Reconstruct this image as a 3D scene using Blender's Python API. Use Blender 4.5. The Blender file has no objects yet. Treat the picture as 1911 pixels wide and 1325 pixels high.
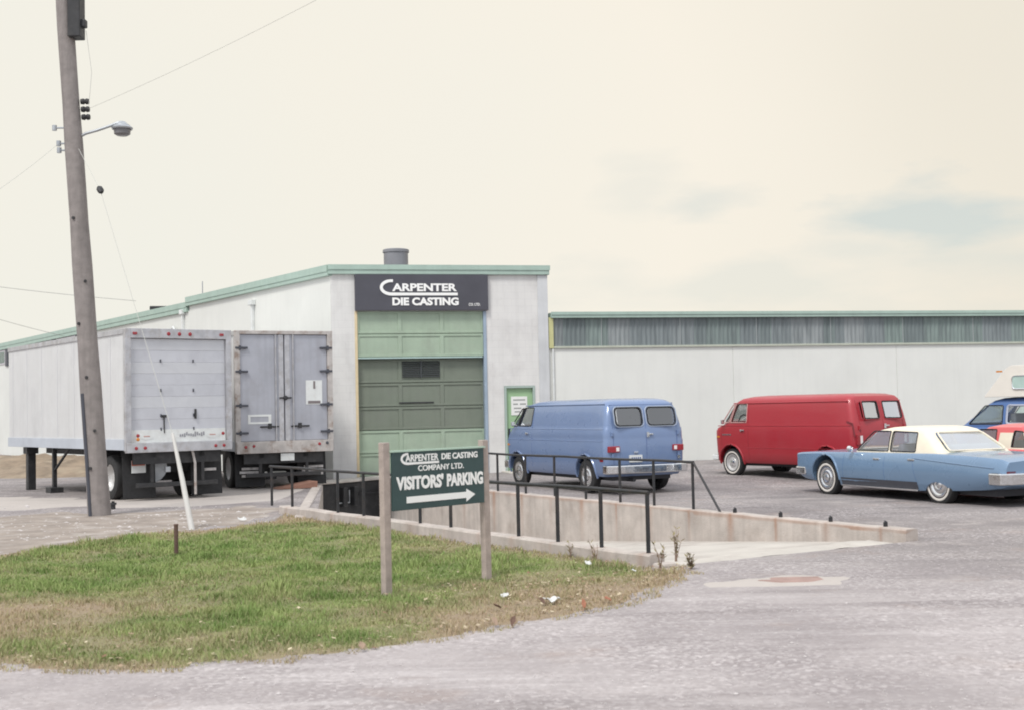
import bpy, bmesh, math, random
import numpy as np
from mathutils import Vector, Matrix, noise as mnoise
from mathutils.geometry import delaunay_2d_cdt

random.seed(7); rng = np.random.default_rng(7)
SC = bpy.context.scene
COL = SC.collection
R = math.radians

# ------------------------------------------------------------------ camera
FPX, IW, IH, EYE = 2400.0, 1911.0, 1325.0, 1.85
ROLL = math.atan(.021); PITCH = math.atan((762-662.5)*math.cos(ROLL)/FPX)
FWD = Vector((0, math.cos(PITCH), math.sin(PITCH)))
_u = Vector((0, -math.sin(PITCH), math.cos(PITCH))); _r = Vector((1, 0, 0))
RIGHT = math.cos(ROLL)*_r-math.sin(ROLL)*_u
UP = math.cos(ROLL)*_u+math.sin(ROLL)*_r
EYEV = Vector((0, 0, EYE))
cam = bpy.data.cameras.new('camera'); cam_ob = bpy.data.objects.new('camera', cam); COL.objects.link(cam_ob)
cam.sensor_width = 36; cam.lens = FPX/IW*36; cam.clip_start = .05; cam.clip_end = 3000
cam.dof.use_dof = True; cam.dof.focus_distance = 30.0; cam.dof.aperture_fstop = 3.2
M = Matrix((RIGHT, UP, -FWD)).transposed().to_4x4(); M.translation = EYEV
cam_ob.matrix_world = M; SC.camera = cam_ob

# ------------------------------------------------------------------ world, sun, exposure
SUN_AZ, SUN_EL = R(208), R(54)       # azimuth clockwise from +Y: the light comes from behind, to the left
w = bpy.data.worlds.new('World'); SC.world = w; w.use_nodes = True
nt = w.node_tree; nt.nodes.clear()
def wn(t, **k):
    n = nt.nodes.new(t)
    for a, b in k.items(): setattr(n, a, b)
    return n
out = wn('ShaderNodeOutputWorld'); bg = wn('ShaderNodeBackground'); bg.inputs['Strength'].default_value = .1
sky = wn('ShaderNodeTexSky', sky_type='NISHITA', sun_disc=False, sun_elevation=SUN_EL, sun_rotation=SUN_AZ)
tc = wn('ShaderNodeTexCoord')
tint = wn('ShaderNodeTexNoise'); tint.inputs['Scale'].default_value = 2.2; tint.inputs['Detail'].default_value = 2
nt.links.new(tc.outputs['Generated'], tint.inputs['Vector'])
ramp = wn('ShaderNodeValToRGB')
ramp.color_ramp.elements[0].position = .0; ramp.color_ramp.elements[0].color = (.865, .85, .77, 1)
ramp.color_ramp.elements[1].position = 1.; ramp.color_ramp.elements[1].color = (.825, .775, .67, 1)
e = ramp.color_ramp.elements.new(.5); e.color = (.915, .86, .755, 1)
sepd = wn('ShaderNodeSeparateXYZ'); nt.links.new(tc.outputs['Generated'], sepd.inputs[0])
def map_node(v, a, b, lo, hi):
    n = wn('ShaderNodeMapRange', interpolation_type='SMOOTHSTEP'); nt.links.new(v, n.inputs['Value'])
    for k, q in zip(('From Min', 'From Max', 'To Min', 'To Max'), (a, b, lo, hi)): n.inputs[k].default_value = q
    return n.outputs['Result']
mixx = wn('ShaderNodeMath', operation='ADD'); nt.links.new(map_node(sepd.outputs['X'], -.5, .62, .0, 1.0), mixx.inputs[0])
nt.links.new(map_node(tint.outputs['Fac'], .25, .75, -.16, .16), mixx.inputs[1])
nt.links.new(mixx.outputs[0], ramp.inputs['Fac'])
# an overcast sky is brighter and cooler overhead and behind than at the horizon in front
zen = wn('ShaderNodeMix', data_type='RGBA'); nt.links.new(map_node(sepd.outputs['Z'], .30, .75, 0, 1), zen.inputs['Factor'])
nt.links.new(ramp.outputs['Color'], zen.inputs['A']); zen.inputs['B'].default_value = (1.22, 1.26, 1.33, 1)
bk = wn('ShaderNodeMix', data_type='RGBA'); nt.links.new(map_node(sepd.outputs['Y'], .5, -.3, 0, 1), bk.inputs['Factor'])
nt.links.new(zen.outputs['Result'], bk.inputs['A']); bk.inputs['B'].default_value = (1.02, 1.06, 1.12, 1)
cl = wn('ShaderNodeMix', data_type='RGBA', blend_type='MULTIPLY'); cl.inputs['Factor'].default_value = 1
nt.links.new(bk.outputs['Result'], cl.inputs['A']); cl.inputs['B'].default_value = (8.2, 8.2, 8.2, 1)
# thin places in the cloud cover: a few soft patches (world directions) broken up by noise, plus low streaks
pn = wn('ShaderNodeTexNoise'); pn.inputs['Scale'].default_value = 11; pn.inputs['Detail'].default_value = 7
mp = wn('ShaderNodeMapping'); mp.inputs['Scale'].default_value = (1, 1, 3.2)
nt.links.new(tc.outputs['Generated'], mp.inputs['Vector']); nt.links.new(mp.outputs['Vector'], pn.inputs['Vector'])
acc = None
def math_node(op, a, b=None, clamp=False):
    n = wn('ShaderNodeMath', operation=op); n.use_clamp = clamp
    for i, v in enumerate((a, b)):
        if v is None: continue
        if isinstance(v, (int, float)): n.inputs[i].default_value = v
        else: nt.links.new(v, n.inputs[i])
    return n.outputs[0]
for (dx, dz, sx, sz, amp) in ((.331, .142, .060, .022, 1.0), (.150, .150, .03, .014, .6), (.20, .092, .17, .018, .4), (.36, .10, .12, .02, .45), (.28, .12, .05, .012, .4), (.10, .166, .03, .02, .25)):
    d = Vector((dx, 1, dz)).normalized()
    vs = wn('ShaderNodeVectorMath', operation='SUBTRACT'); nt.links.new(tc.outputs['Generated'], vs.inputs[0]); vs.inputs[1].default_value = d
    vm = wn('ShaderNodeVectorMath', operation='MULTIPLY'); nt.links.new(vs.outputs[0], vm.inputs[0]); vm.inputs[1].default_value = (1/sx, .3/sx, 1/sz)
    vl = wn('ShaderNodeVectorMath', operation='LENGTH'); nt.links.new(vm.outputs[0], vl.inputs[0])
    t = math_node('SUBTRACT', 1.45, vl.outputs['Value'])
    pnc = math_node('MULTIPLY', math_node('SUBTRACT', pn.outputs['Fac'], .5), 4.2)
    t = math_node('ADD', t, pnc)
    t = math_node('MULTIPLY', t, .8, clamp=True); t = math_node('MULTIPLY', t, amp)
    acc = t if acc is None else math_node('MAXIMUM', acc, t)
acc = math_node('MULTIPLY', acc, .72)
thin = wn('ShaderNodeMix', data_type='RGBA'); nt.links.new(acc, thin.inputs['Factor'])
skm = wn('ShaderNodeMix', data_type='RGBA'); skm.inputs['Factor'].default_value = .35       # open sky seen through thin veil
nt.links.new(sky.outputs['Color'], skm.inputs['A']); skm.inputs['B'].default_value = (5.1, 5.5, 5.1, 1); skm.inputs['Factor'].default_value = .8
nt.links.new(cl.outputs['Result'], thin.inputs['A']); nt.links.new(skm.outputs['Result'], thin.inputs['B'])
nt.links.new(thin.outputs['Result'], bg.inputs['Color']); nt.links.new(bg.outputs[0], out.inputs['Surface'])
sun = bpy.data.lights.new('sun', 'SUN'); sun.energy = 1.9; sun.angle = R(14); sun.color = (1, .97, .92)
sun_ob = bpy.data.objects.new('sun', sun); COL.objects.link(sun_ob)
sd = Vector((math.sin(SUN_AZ)*math.cos(SUN_EL), math.cos(SUN_AZ)*math.cos(SUN_EL), math.sin(SUN_EL)))
sun_ob.rotation_euler = sd.to_track_quat('Z', 'Y').to_euler(); sun_ob.location = (-8, -10, 20)
SC.view_settings.view_transform = 'Standard'; SC.view_settings.look = 'None'
SC.view_settings.exposure = .32; SC.view_settings.gamma = 1
SC.cycles.filter_width = 1.9; SC.cycles.max_bounces = 8; SC.cycles.transparent_max_bounces = 12

# ------------------------------------------------------------------ projection helpers (pixel of the 1911-px frame -> world point)
def pray(x, y): return (FWD*FPX+RIGHT*(x-955.5)-UP*(y-662.5)).normalized()
def G(x, y, z=0.0):
    r = pray(x, y); return EYEV+r*((z-EYE)/r.z)
def D(x, y, Y):
    r = pray(x, y); return EYEV+r*(Y/r.y)
def on_line(x, p, d, y=900):            # where the pixel column x meets the vertical plane through p along d
    n = Vector((-d[1], d[0], 0)); r = pray(x, y); t = (Vector((p[0], p[1], 0))-EYEV).dot(n)/r.dot(n); return EYEV+r*t
def smooth(a, b, x):
    t = min(1, max(0, (x-a)/(b-a))); return t*t*(3-2*t)

# ------------------------------------------------------------------ object helpers
def tag(o, label=None, cat=None, group=None, kind=None):
    if label: o['label'] = label
    if cat: o['category'] = cat
    if group: o['group'] = group
    if kind: o['kind'] = kind
    return o
def empty(name, loc=(0, 0, 0), rotz=0.0, parent=None):
    o = bpy.data.objects.new(name, None); COL.objects.link(o); o.location = loc; o.rotation_euler = (0, 0, rotz)
    o.empty_display_size = .2
    if parent: o.parent = parent
    return o
def link_mesh(name, me, mats, parent=None, loc=(0, 0, 0), rotz=0.0):
    o = bpy.data.objects.new(name, me); COL.objects.link(o)
    if mats:
        for m in (mats if isinstance(mats, (list, tuple)) else [mats]):
            if m.name not in me.materials: me.materials.append(m)
    if parent: o.parent = parent
    o.location = loc; o.rotation_euler = (0, 0, rotz)
    return o
def sharp(me, ang=35):
    for p in me.polygons: p.use_smooth = True
    me.set_sharp_from_angle(angle=R(ang))

class MB:
    def __init__(s): s.v = []; s.f = []; s.m = []
    def add(s, vs, fs, m=0):
        k = len(s.v); s.v += [tuple(p) for p in vs]; s.f += [tuple(i+k for i in f) for f in fs]; s.m += [m]*len(fs); return s
    def box(s, x0, x1, y0, y1, z0, z1, m=0):
        return s.add([(x0, y0, z0), (x1, y0, z0), (x1, y1, z0), (x0, y1, z0), (x0, y0, z1), (x1, y0, z1), (x1, y1, z1), (x0, y1, z1)],
                     [(0, 3, 2, 1), (4, 5, 6, 7), (0, 1, 5, 4), (1, 2, 6, 5), (2, 3, 7, 6), (3, 0, 4, 7)], m)
    def prism(s, poly, a, b, axis='z', m=0):
        mk = {'z': lambda p, h: (p[0], p[1], h), 'y': lambda p, h: (p[0], h, p[1]), 'x': lambda p, h: (h, p[0], p[1])}[axis]
        n = len(poly); vs = [mk(p, a) for p in poly]+[mk(p, b) for p in poly]
        fs = [tuple(range(n-1, -1, -1)), tuple(range(n, 2*n))]+[(i, (i+1) % n, (i+1) % n+n, i+n) for i in range(n)]
        return s.add(vs, fs, m)
    def tube(s, pts, r, n=8, m=0):
        pts = [Vector(p) for p in pts]; rs = r if isinstance(r, (list, tuple)) else [r]*len(pts); vs = []; fs = []
        t0 = (pts[1]-pts[0]).normalized(); ref = Vector((0, 0, 1)) if abs(t0.z) < .9 else Vector((1, 0, 0))
        for i, p in enumerate(pts):
            t = (pts[min(i+1, len(pts)-1)]-pts[max(i-1, 0)]).normalized(); a = t.cross(ref)
            if a.length < 1e-4: a = t.cross(Vector((0, 1, 0)))
            a.normalize(); b = t.cross(a)
            for k in range(n):
                q = 2*math.pi*(k+.5)/n; vs.append(p+(a*math.cos(q)+b*math.sin(q))*rs[i])
        for i in range(len(pts)-1):
            for k in range(n):
                fs.append((i*n+k, i*n+(k+1) % n, (i+1)*n+(k+1) % n, (i+1)*n+k))
        fs.append(tuple(range(n-1, -1, -1))); L = (len(pts)-1)*n; fs.append(tuple(range(L, L+n)))
        return s.add(vs, fs, m)
    def lathe(s, prof, o=(0, 0, 0), axis='z', n=24, m=0, closed=False):
        vs = []; fs = []; k = len(prof)
        for j in range(n):
            c, q = math.cos(2*math.pi*j/n), math.sin(2*math.pi*j/n)
            for r, h in prof:
                p = {'z': (r*c, r*q, h), 'y': (r*c, h, r*q), 'x': (h, r*c, r*q)}[axis]; vs.append((p[0]+o[0], p[1]+o[1], p[2]+o[2]))
        e = k if closed else k-1
        for j in range(n):
            for i in range(e):
                fs.append((j*k+i, ((j+1) % n)*k+i, ((j+1) % n)*k+(i+1) % k, j*k+(i+1) % k))
        return s.add(vs, fs, m)
    def quad(s, a, b, c, d, m=0): return s.add([a, b, c, d], [(0, 1, 2, 3)], m)
    def mesh(s, name):
        me = bpy.data.meshes.new(name); me.from_pydata(s.v, [], s.f)
        for p, k in zip(me.polygons, s.m): p.material_index = k
        bm = bmesh.new(); bm.from_mesh(me); bmesh.ops.recalc_face_normals(bm, faces=bm.faces); bm.to_mesh(me); bm.free()
        return me
    def build(s, name, mats, parent=None, loc=(0, 0, 0), rotz=0.0, bevel=0, smooth=None):
        me = s.mesh(name)
        for m in (mats if isinstance(mats, (list, tuple)) else [mats]): me.materials.append(m)
        o = link_mesh(name, me, None, parent, loc, rotz)
        if smooth: sharp(me, smooth)
        if bevel:
            b = o.modifiers.new('bevel', 'BEVEL'); b.width = bevel; b.segments = 2; b.limit_method = 'ANGLE'; b.angle_limit = R(40)
        return o
def rrect(x0, x1, y0, y1, r, n=4):
    out = []
    for cx, cy, a in ((x1-r, y0+r, -90), (x1-r, y1-r, 0), (x0+r, y1-r, 90), (x0+r, y0+r, 180)):
        for i in range(n+1):
            t = R(a+90*i/n); out.append((cx+r*math.cos(t), cy+r*math.sin(t)))
    return out
def rpoly(pts, r, n=3):                 # polygon with rounded corners
    out = []; k = len(pts)
    for i in range(k):
        p0, p, p1 = Vector(pts[i-1]), Vector(pts[i]), Vector(pts[(i+1) % k])
        a = (p0-p); b = (p1-p); q = min(r, a.length*.45, b.length*.45); a = p+a.normalized()*q; b = p+b.normalized()*q
        for j in range(n+1):
            t = j/n; v = a*(1-t)**2+p*2*t*(1-t)+b*t*t; out.append((v.x, v.y))
    return out

# ------------------------------------------------------------------ materials
MATS = {}
def S(r, g, b): return tuple((c/255/12.92 if c/255 <= .04045 else ((c/255+.055)/1.055)**2.4) for c in (r, g, b))
def mat(name, col, rough=.6, metal=0.0, var=.0, scale=4.0, streak=0.0, bump=0.0, bscale=60, spec=.5, coat=0.0, dirt=None, dirt_amt=0.0, dirt_scale=1.5, attr=None, blocks=None):
    if name in MATS: return MATS[name]
    m = bpy.data.materials.new(name); m.use_nodes = True; t = m.node_tree; b = t.nodes['Principled BSDF']
    b.inputs['Base Color'].default_value = (*col, 1); b.inputs['Roughness'].default_value = rough; b.inputs['Metallic'].default_value = metal
    b.inputs['Specular IOR Level'].default_value = spec; b.inputs['Coat Weight'].default_value = coat; b.inputs['Coat Roughness'].default_value = .08
    c = t.nodes.new('ShaderNodeTexCoord'); cur = None
    def noise(sc, det=4, vec=None, rough=.55):
        n = t.nodes.new('ShaderNodeTexNoise'); n.inputs['Scale'].default_value = sc; n.inputs['Detail'].default_value = det; n.inputs['Roughness'].default_value = rough
        t.links.new(vec or c.outputs['Object'], n.inputs['Vector']); return n.outputs['Fac']
    def mixc(fac, a, bcol, blend='MIX'):
        x = t.nodes.new('ShaderNodeMix'); x.data_type = 'RGBA'; x.blend_type = blend
        for s, v in (('Factor', fac), ('A', a), ('B', bcol)):
            if isinstance(v, tuple): x.inputs[s].default_value = (*v[:3], 1)
            elif isinstance(v, (int, float)): x.inputs[s].default_value = v
            else: t.links.new(v, x.inputs[s])
        return x.outputs['Result']
    def rng_(v, a, b2, lo=0., hi=1.):
        r = t.nodes.new('ShaderNodeMapRange'); t.links.new(v, r.inputs['Value']); r.inputs['From Min'].default_value = a; r.inputs['From Max'].default_value = b2
        r.inputs['To Min'].default_value = lo; r.inputs['To Max'].default_value = hi; return r.outputs['Result']
    cur = tuple(col)
    if var:
        f = rng_(noise(scale, 6), .3, .7); cur = mixc(f, tuple(x*(1-var) for x in col), tuple(min(1, x*(1+var*.6)) for x in col))
    if streak:
        mp = t.nodes.new('ShaderNodeMapping'); mp.inputs['Scale'].default_value = (1, 1, .07); t.links.new(c.outputs['Object'], mp.inputs['Vector'])
        f = rng_(noise(7, 5, mp.outputs['Vector']), .48, .8, 0, streak); cur = mixc(f, cur, tuple(x*.55 for x in col))
    if dirt:
        f = rng_(noise(dirt_scale, 8, rough=.65), .5, .72, 0, dirt_amt); cur = mixc(f, cur, dirt)
    if blocks:
        mp = t.nodes.new('ShaderNodeMapping'); mp.inputs['Rotation'].default_value = (R(90), 0, 0); t.links.new(c.outputs['Object'], mp.inputs['Vector'])
        br = t.nodes.new('ShaderNodeTexBrick'); t.links.new(mp.outputs['Vector'], br.inputs['Vector']); br.inputs['Scale'].default_value = 1; br.inputs['Brick Width'].default_value = .4; br.inputs['Row Height'].default_value = .2; br.inputs['Mortar Size'].default_value = .006
        br.inputs['Color1'].default_value = (1, 1, 1, 1); br.inputs['Color2'].default_value = (.93, .93, .94, 1); br.inputs['Mortar'].default_value = (.78, .78, .79, 1)
        cur = mixc(blocks, cur, mixc(1.0, cur, br.outputs['Color'], 'MULTIPLY'))
    if attr:
        a = t.nodes.new('ShaderNodeAttribute'); a.attribute_name = attr[0]; cur = mixc(a.outputs['Fac'], cur, attr[1])
    if not isinstance(cur, tuple): t.links.new(cur, b.inputs['Base Color'])
    if bump:
        n = noise(bscale, 4); u = t.nodes.new('ShaderNodeBump'); u.inputs['Strength'].default_value = min(1, bump); u.inputs['Distance'].default_value = .02
        t.links.new(n, u.inputs['Height']); t.links.new(u.outputs['Normal'], b.inputs['Normal'])
    if var and rough > .1:
        t.links.new(rng_(noise(scale*2.3, 4), .2, .8, max(.03, rough-.12), min(1, rough+.12)), b.inputs['Roughness'])
    MATS[name] = m; return m
def glass(name, tintc, refl=.12, rough=.02):
    if name in MATS: return MATS[name]
    m = bpy.data.materials.new(name); m.use_nodes = True; t = m.node_tree; t.nodes.remove(t.nodes['Principled BSDF'])
    o = t.nodes['Material Output']; tr = t.nodes.new('ShaderNodeBsdfTransparent'); tr.inputs['Color'].default_value = (*tintc, 1)
    gl = t.nodes.new('ShaderNodeBsdfGlossy'); gl.inputs['Roughness'].default_value = rough
    lw = t.nodes.new('ShaderNodeLayerWeight'); lw.inputs['Blend'].default_value = .3
    mr = t.nodes.new('ShaderNodeMapRange'); mr.inputs['To Min'].default_value = refl; mr.inputs['To Max'].default_value = .7; t.links.new(lw.outputs['Fresnel'], mr.inputs['Value'])
    mx = t.nodes.new('ShaderNodeMixShader'); t.links.new(mr.outputs['Result'], mx.inputs[0]); t.links.new(tr.outputs[0], mx.inputs[1]); t.links.new(gl.outputs[0], mx.inputs[2])
    t.links.new(mx.outputs[0], o.inputs['Surface']); MATS[name] = m; return m

WALL = mat('painted_block', (.70, .69, .67), .8, var=.05, scale=1.2, streak=.22, bump=.25, bscale=45, dirt=(.46, .44, .43), dirt_amt=.5, dirt_scale=.9, blocks=.35)
WING = mat('painted_wall', (.70, .705, .67), .75, var=.05, scale=.5, streak=.09, bump=.1, bscale=30, dirt=(.55, .55, .52), dirt_amt=.25, dirt_scale=.4)
FASC = mat('green_fascia', S(162, 183, 172), .5, var=.08, scale=2.5, streak=.2)
DOORG = mat('green_door_paint', S(160, 177, 157), .55, var=.10, scale=2.2, streak=.25, dirt=(.28, .30, .25), dirt_amt=.3)
DOORK = mat('olive_door_rows', S(120, 128, 115), .6, var=.12, scale=1.5, streak=.2, dirt=S(108, 110, 104), dirt_amt=.5)  # grey-olive colour of the upper three roll-up rows, darker than the green
SIGNK = mat('dark_sign_paint', S(74, 74, 82), .5, var=.12, scale=1.6)
LETW = mat('white_lettering', (.86, .86, .84), .5)
SIGNG = mat('dark_green_sign', S(52, 74, 74), .55, var=.12, scale=6)
WOOD = mat('weathered_timber', S(172, 158, 150), .8, var=.22, scale=9, streak=.5, bump=.3, bscale=70)
POLE = mat('old_pole_wood', S(140, 133, 130), .85, var=.18, scale=6, streak=.7, bump=.5, bscale=40)
BLK = mat('black_paint', (.02, .021, .024), .5, var=.3, scale=9, dirt=(.10, .06, .04), dirt_amt=.35, dirt_scale=5)
RUB = mat('rubber', (.022, .022, .023), .75, var=.2, scale=8)
STEELD = mat('dark_steel', (.028, .028, .03), .55, var=.35, scale=5, dirt=(.09, .085, .08), dirt_amt=.4, dirt_scale=4)
GALV = mat('galvanised', (.42, .44, .46), .4, .6, var=.15, scale=6)
CHROME = mat('chrome', (.78, .79, .80), .12, 1.0, var=.04, scale=8)
CONC = mat('old_concrete', S(184, 175, 168), .9, var=.2, scale=2.6, streak=.55, bump=.35, bscale=35, dirt=S(140, 126, 116), dirt_amt=.45, dirt_scale=2.2, attr=('rust', S(150, 104, 74)))
CONCP = mat('pale_concrete', S(188, 182, 174), .9, var=.14, scale=1.3, bump=.3, bscale=26, dirt=S(150, 140, 134), dirt_amt=.75, dirt_scale=1.0)
APRON = mat('dusty_apron', S(180, 172, 166), .95, var=.16, scale=.9, bump=.3, bscale=22, dirt=S(138, 130, 124), dirt_amt=.5, dirt_scale=.9)
DIRT = mat('bare_dirt', S(146, 135, 126), .95, var=.25, scale=2.2, bump=.7, bscale=14, dirt=S(186, 178, 172), dirt_amt=.8, dirt_scale=1.6)
TRUCKW = mat('trailer_white', (.64, .64, .64), .45, .15, var=.06, scale=1.2, streak=.25, dirt=(.46, .46, .47), dirt_amt=.4, dirt_scale=1.1)
TRUCKD = mat('trailer_roll_door', (.55, .56, .60), .45, .1, var=.10, scale=1.1, dirt=(.38, .38, .42), dirt_amt=.5, dirt_scale=1.6)
TRUCKB = mat('trailer_grey_door', (.41, .42, .465), .42, .25, var=.10, scale=1.6, streak=.3, dirt=(.32, .31, .33), dirt_amt=.5, dirt_scale=2)
TRIM = mat('aluminium_trim', (.50, .50, .52), .4, .5, var=.2, scale=5, dirt=(.30, .25, .20), dirt_amt=.5, dirt_scale=6)
RUSTW = mat('rusty_white_frame', (.48, .45, .43), .7, .1, var=.2, scale=5, dirt=(.20, .12, .08), dirt_amt=.85, dirt_scale=4.5)
REDL = mat('red_lens', (.30, .018, .025), .2, coat=.5)
AMBL = mat('amber_lens', (.6, .22, .03), .2, coat=.5)
WLENS = mat('clear_lens', (.8, .76, .75), .2, coat=.5)
WHITE = mat('white_paint', (.70, .72, .71), .5, var=.1, scale=4, dirt=(.5, .47, .44), dirt_amt=.4, dirt_scale=7)
CREAM = mat('cream_vinyl', S(226, 216, 196), .5, var=.05, scale=8, coat=.1)
BLUEV = mat('blue_van_paint', S(110, 130, 166), .32, .1, var=.04, scale=1.3, coat=.6, dirt=S(124, 138, 164), dirt_amt=.35, dirt_scale=1.1)
REDV = mat('red_van_paint', S(164, 42, 52), .42, var=.04, scale=1.2, coat=.3, dirt=S(160, 62, 70), dirt_amt=.3)
BLUEC = mat('blue_car_paint', S(112, 138, 166), .3, .15, var=.04, scale=1.5, coat=.6)
BLUET = mat('blue_truck_paint', S(74, 108, 162), .35, .1, var=.05, scale=1.5, coat=.5)
REDC = mat('red_car_paint', S(206, 84, 86), .35, coat=.5, var=.05, scale=2)
GREYB = mat('grey_sill', S(70, 72, 80), .5, var=.1, scale=4)
INT = mat('dark_interior', (.05, .05, .055), .8)
SEATM = mat('seat_vinyl', (.22, .24, .28), .6)
RIM = mat('painted_rim', (.55, .54, .53), .4, .3, var=.15, scale=9)
RUSTG = mat('rusty_plate', S(150, 112, 96), .85, var=.2, scale=5, bump=.3)
WIRE = mat('wire_grey', S(186, 186, 180), .6)
GL = glass('clear_glass', (.93, .96, .95), .08)
GLD = glass('tinted_glass', (.34, .36, .41), .2)
GLG = glass('green_tint_glass', (.74, .86, .82), .08)

# ------------------------------------------------------------------ ground
def terrain(x, y):
    rx, ry = x+5.05, y-35.95; lx = .974*rx+.227*ry; ly = -.227*rx+.974*ry
    h = .2*smooth(3, 10, lx)*smooth(-11, -1.5, ly)
    h += .02*mnoise.noise((x*.25, y*.25, 0)) if y < 60 else 0
    return h-.0
NW_R, NW_L = Vector((1.70, 14.83)), Vector((-4.13, 23.92))
FW_R, FW_L = Vector((5.13, 17.0)), Vector((-.51, 26.94))
NWD = (NW_L-NW_R).normalized(); FWD2 = (FW_L-FW_R).normalized()
NN = Vector((NWD.y, -NWD.x))
if NN.dot(NW_R-FW_R) < 0: NN = -NN
NW_END = NW_R+NWD*9.7; FW_END = FW_R+FWD2*14.6
DOCK_L, DOCK_R = Vector((-4.95, 33.3)), Vector((-3.45, 35.5))
PIT = [NW_R, NW_END, DOCK_L, DOCK_R, FW_END, FW_R]

def inside(p, poly):
    c = False; n = len(poly)
    for i in range(n):
        a, b = poly[i], poly[i-1]
        if (a[1] > p[1]) != (b[1] > p[1]) and p[0] < (b[0]-a[0])*(p[1]-a[1])/(b[1]-a[1])+a[0]: c = not c
    return c
def edge_dist(p, poly):
    best = 1e9; n = len(poly)
    for i in range(n):
        a, b = Vector(poly[i-1]), Vector(poly[i]); q = Vector(p); ab = b-a
        t = max(0, min(1, (q-a).dot(ab)/max(ab.length_squared, 1e-9))); best = min(best, (q-a-ab*t).length)
    return best
def sheet(pts, edges, zf, keep, name, mats):
    r = delaunay_2d_cdt([Vector(p) for p in pts], edges, [], 0, 1e-5)
    vs, fs = r[0], r[2]
    fs = [f for f in fs if keep(sum((vs[i] for i in f), Vector((0, 0)))/len(f))]
    me = bpy.data.meshes.new(name); me.from_pydata([(v.x, v.y, zf(v.x, v.y)) for v in vs], [], fs)
    bm = bmesh.new(); bm.from_mesh(me); bmesh.ops.delete(bm, geom=[v for v in bm.verts if not v.link_faces], context='VERTS')
    bmesh.ops.recalc_face_normals(bm, faces=bm.faces)
    if sum(f.normal.z for f in bm.faces) < 0: bmesh.ops.reverse_faces(bm, faces=bm.faces)
    bm.to_mesh(me); bm.free()
    for p in me.polygons: p.use_smooth = True
    return link_mesh(name, me, mats)
def jag(poly, step, amp, seed):
    out = []; n = len(poly)
    for i in range(n):
        a, b = Vector(poly[i]), Vector(poly[(i+1) % n]); k = max(1, int((b-a).length/step)); nrm = Vector((-(b-a).y, (b-a).x)).normalized()
        for j in range(k):
            p = a.lerp(b, j/k); out.append(p+nrm*amp*mnoise.noise((p.x*1.7, p.y*1.7, seed)))
    return out
def ring_edges(n, o=0): return [(o+i, o+(i+1) % n) for i in range(n)]

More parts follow.
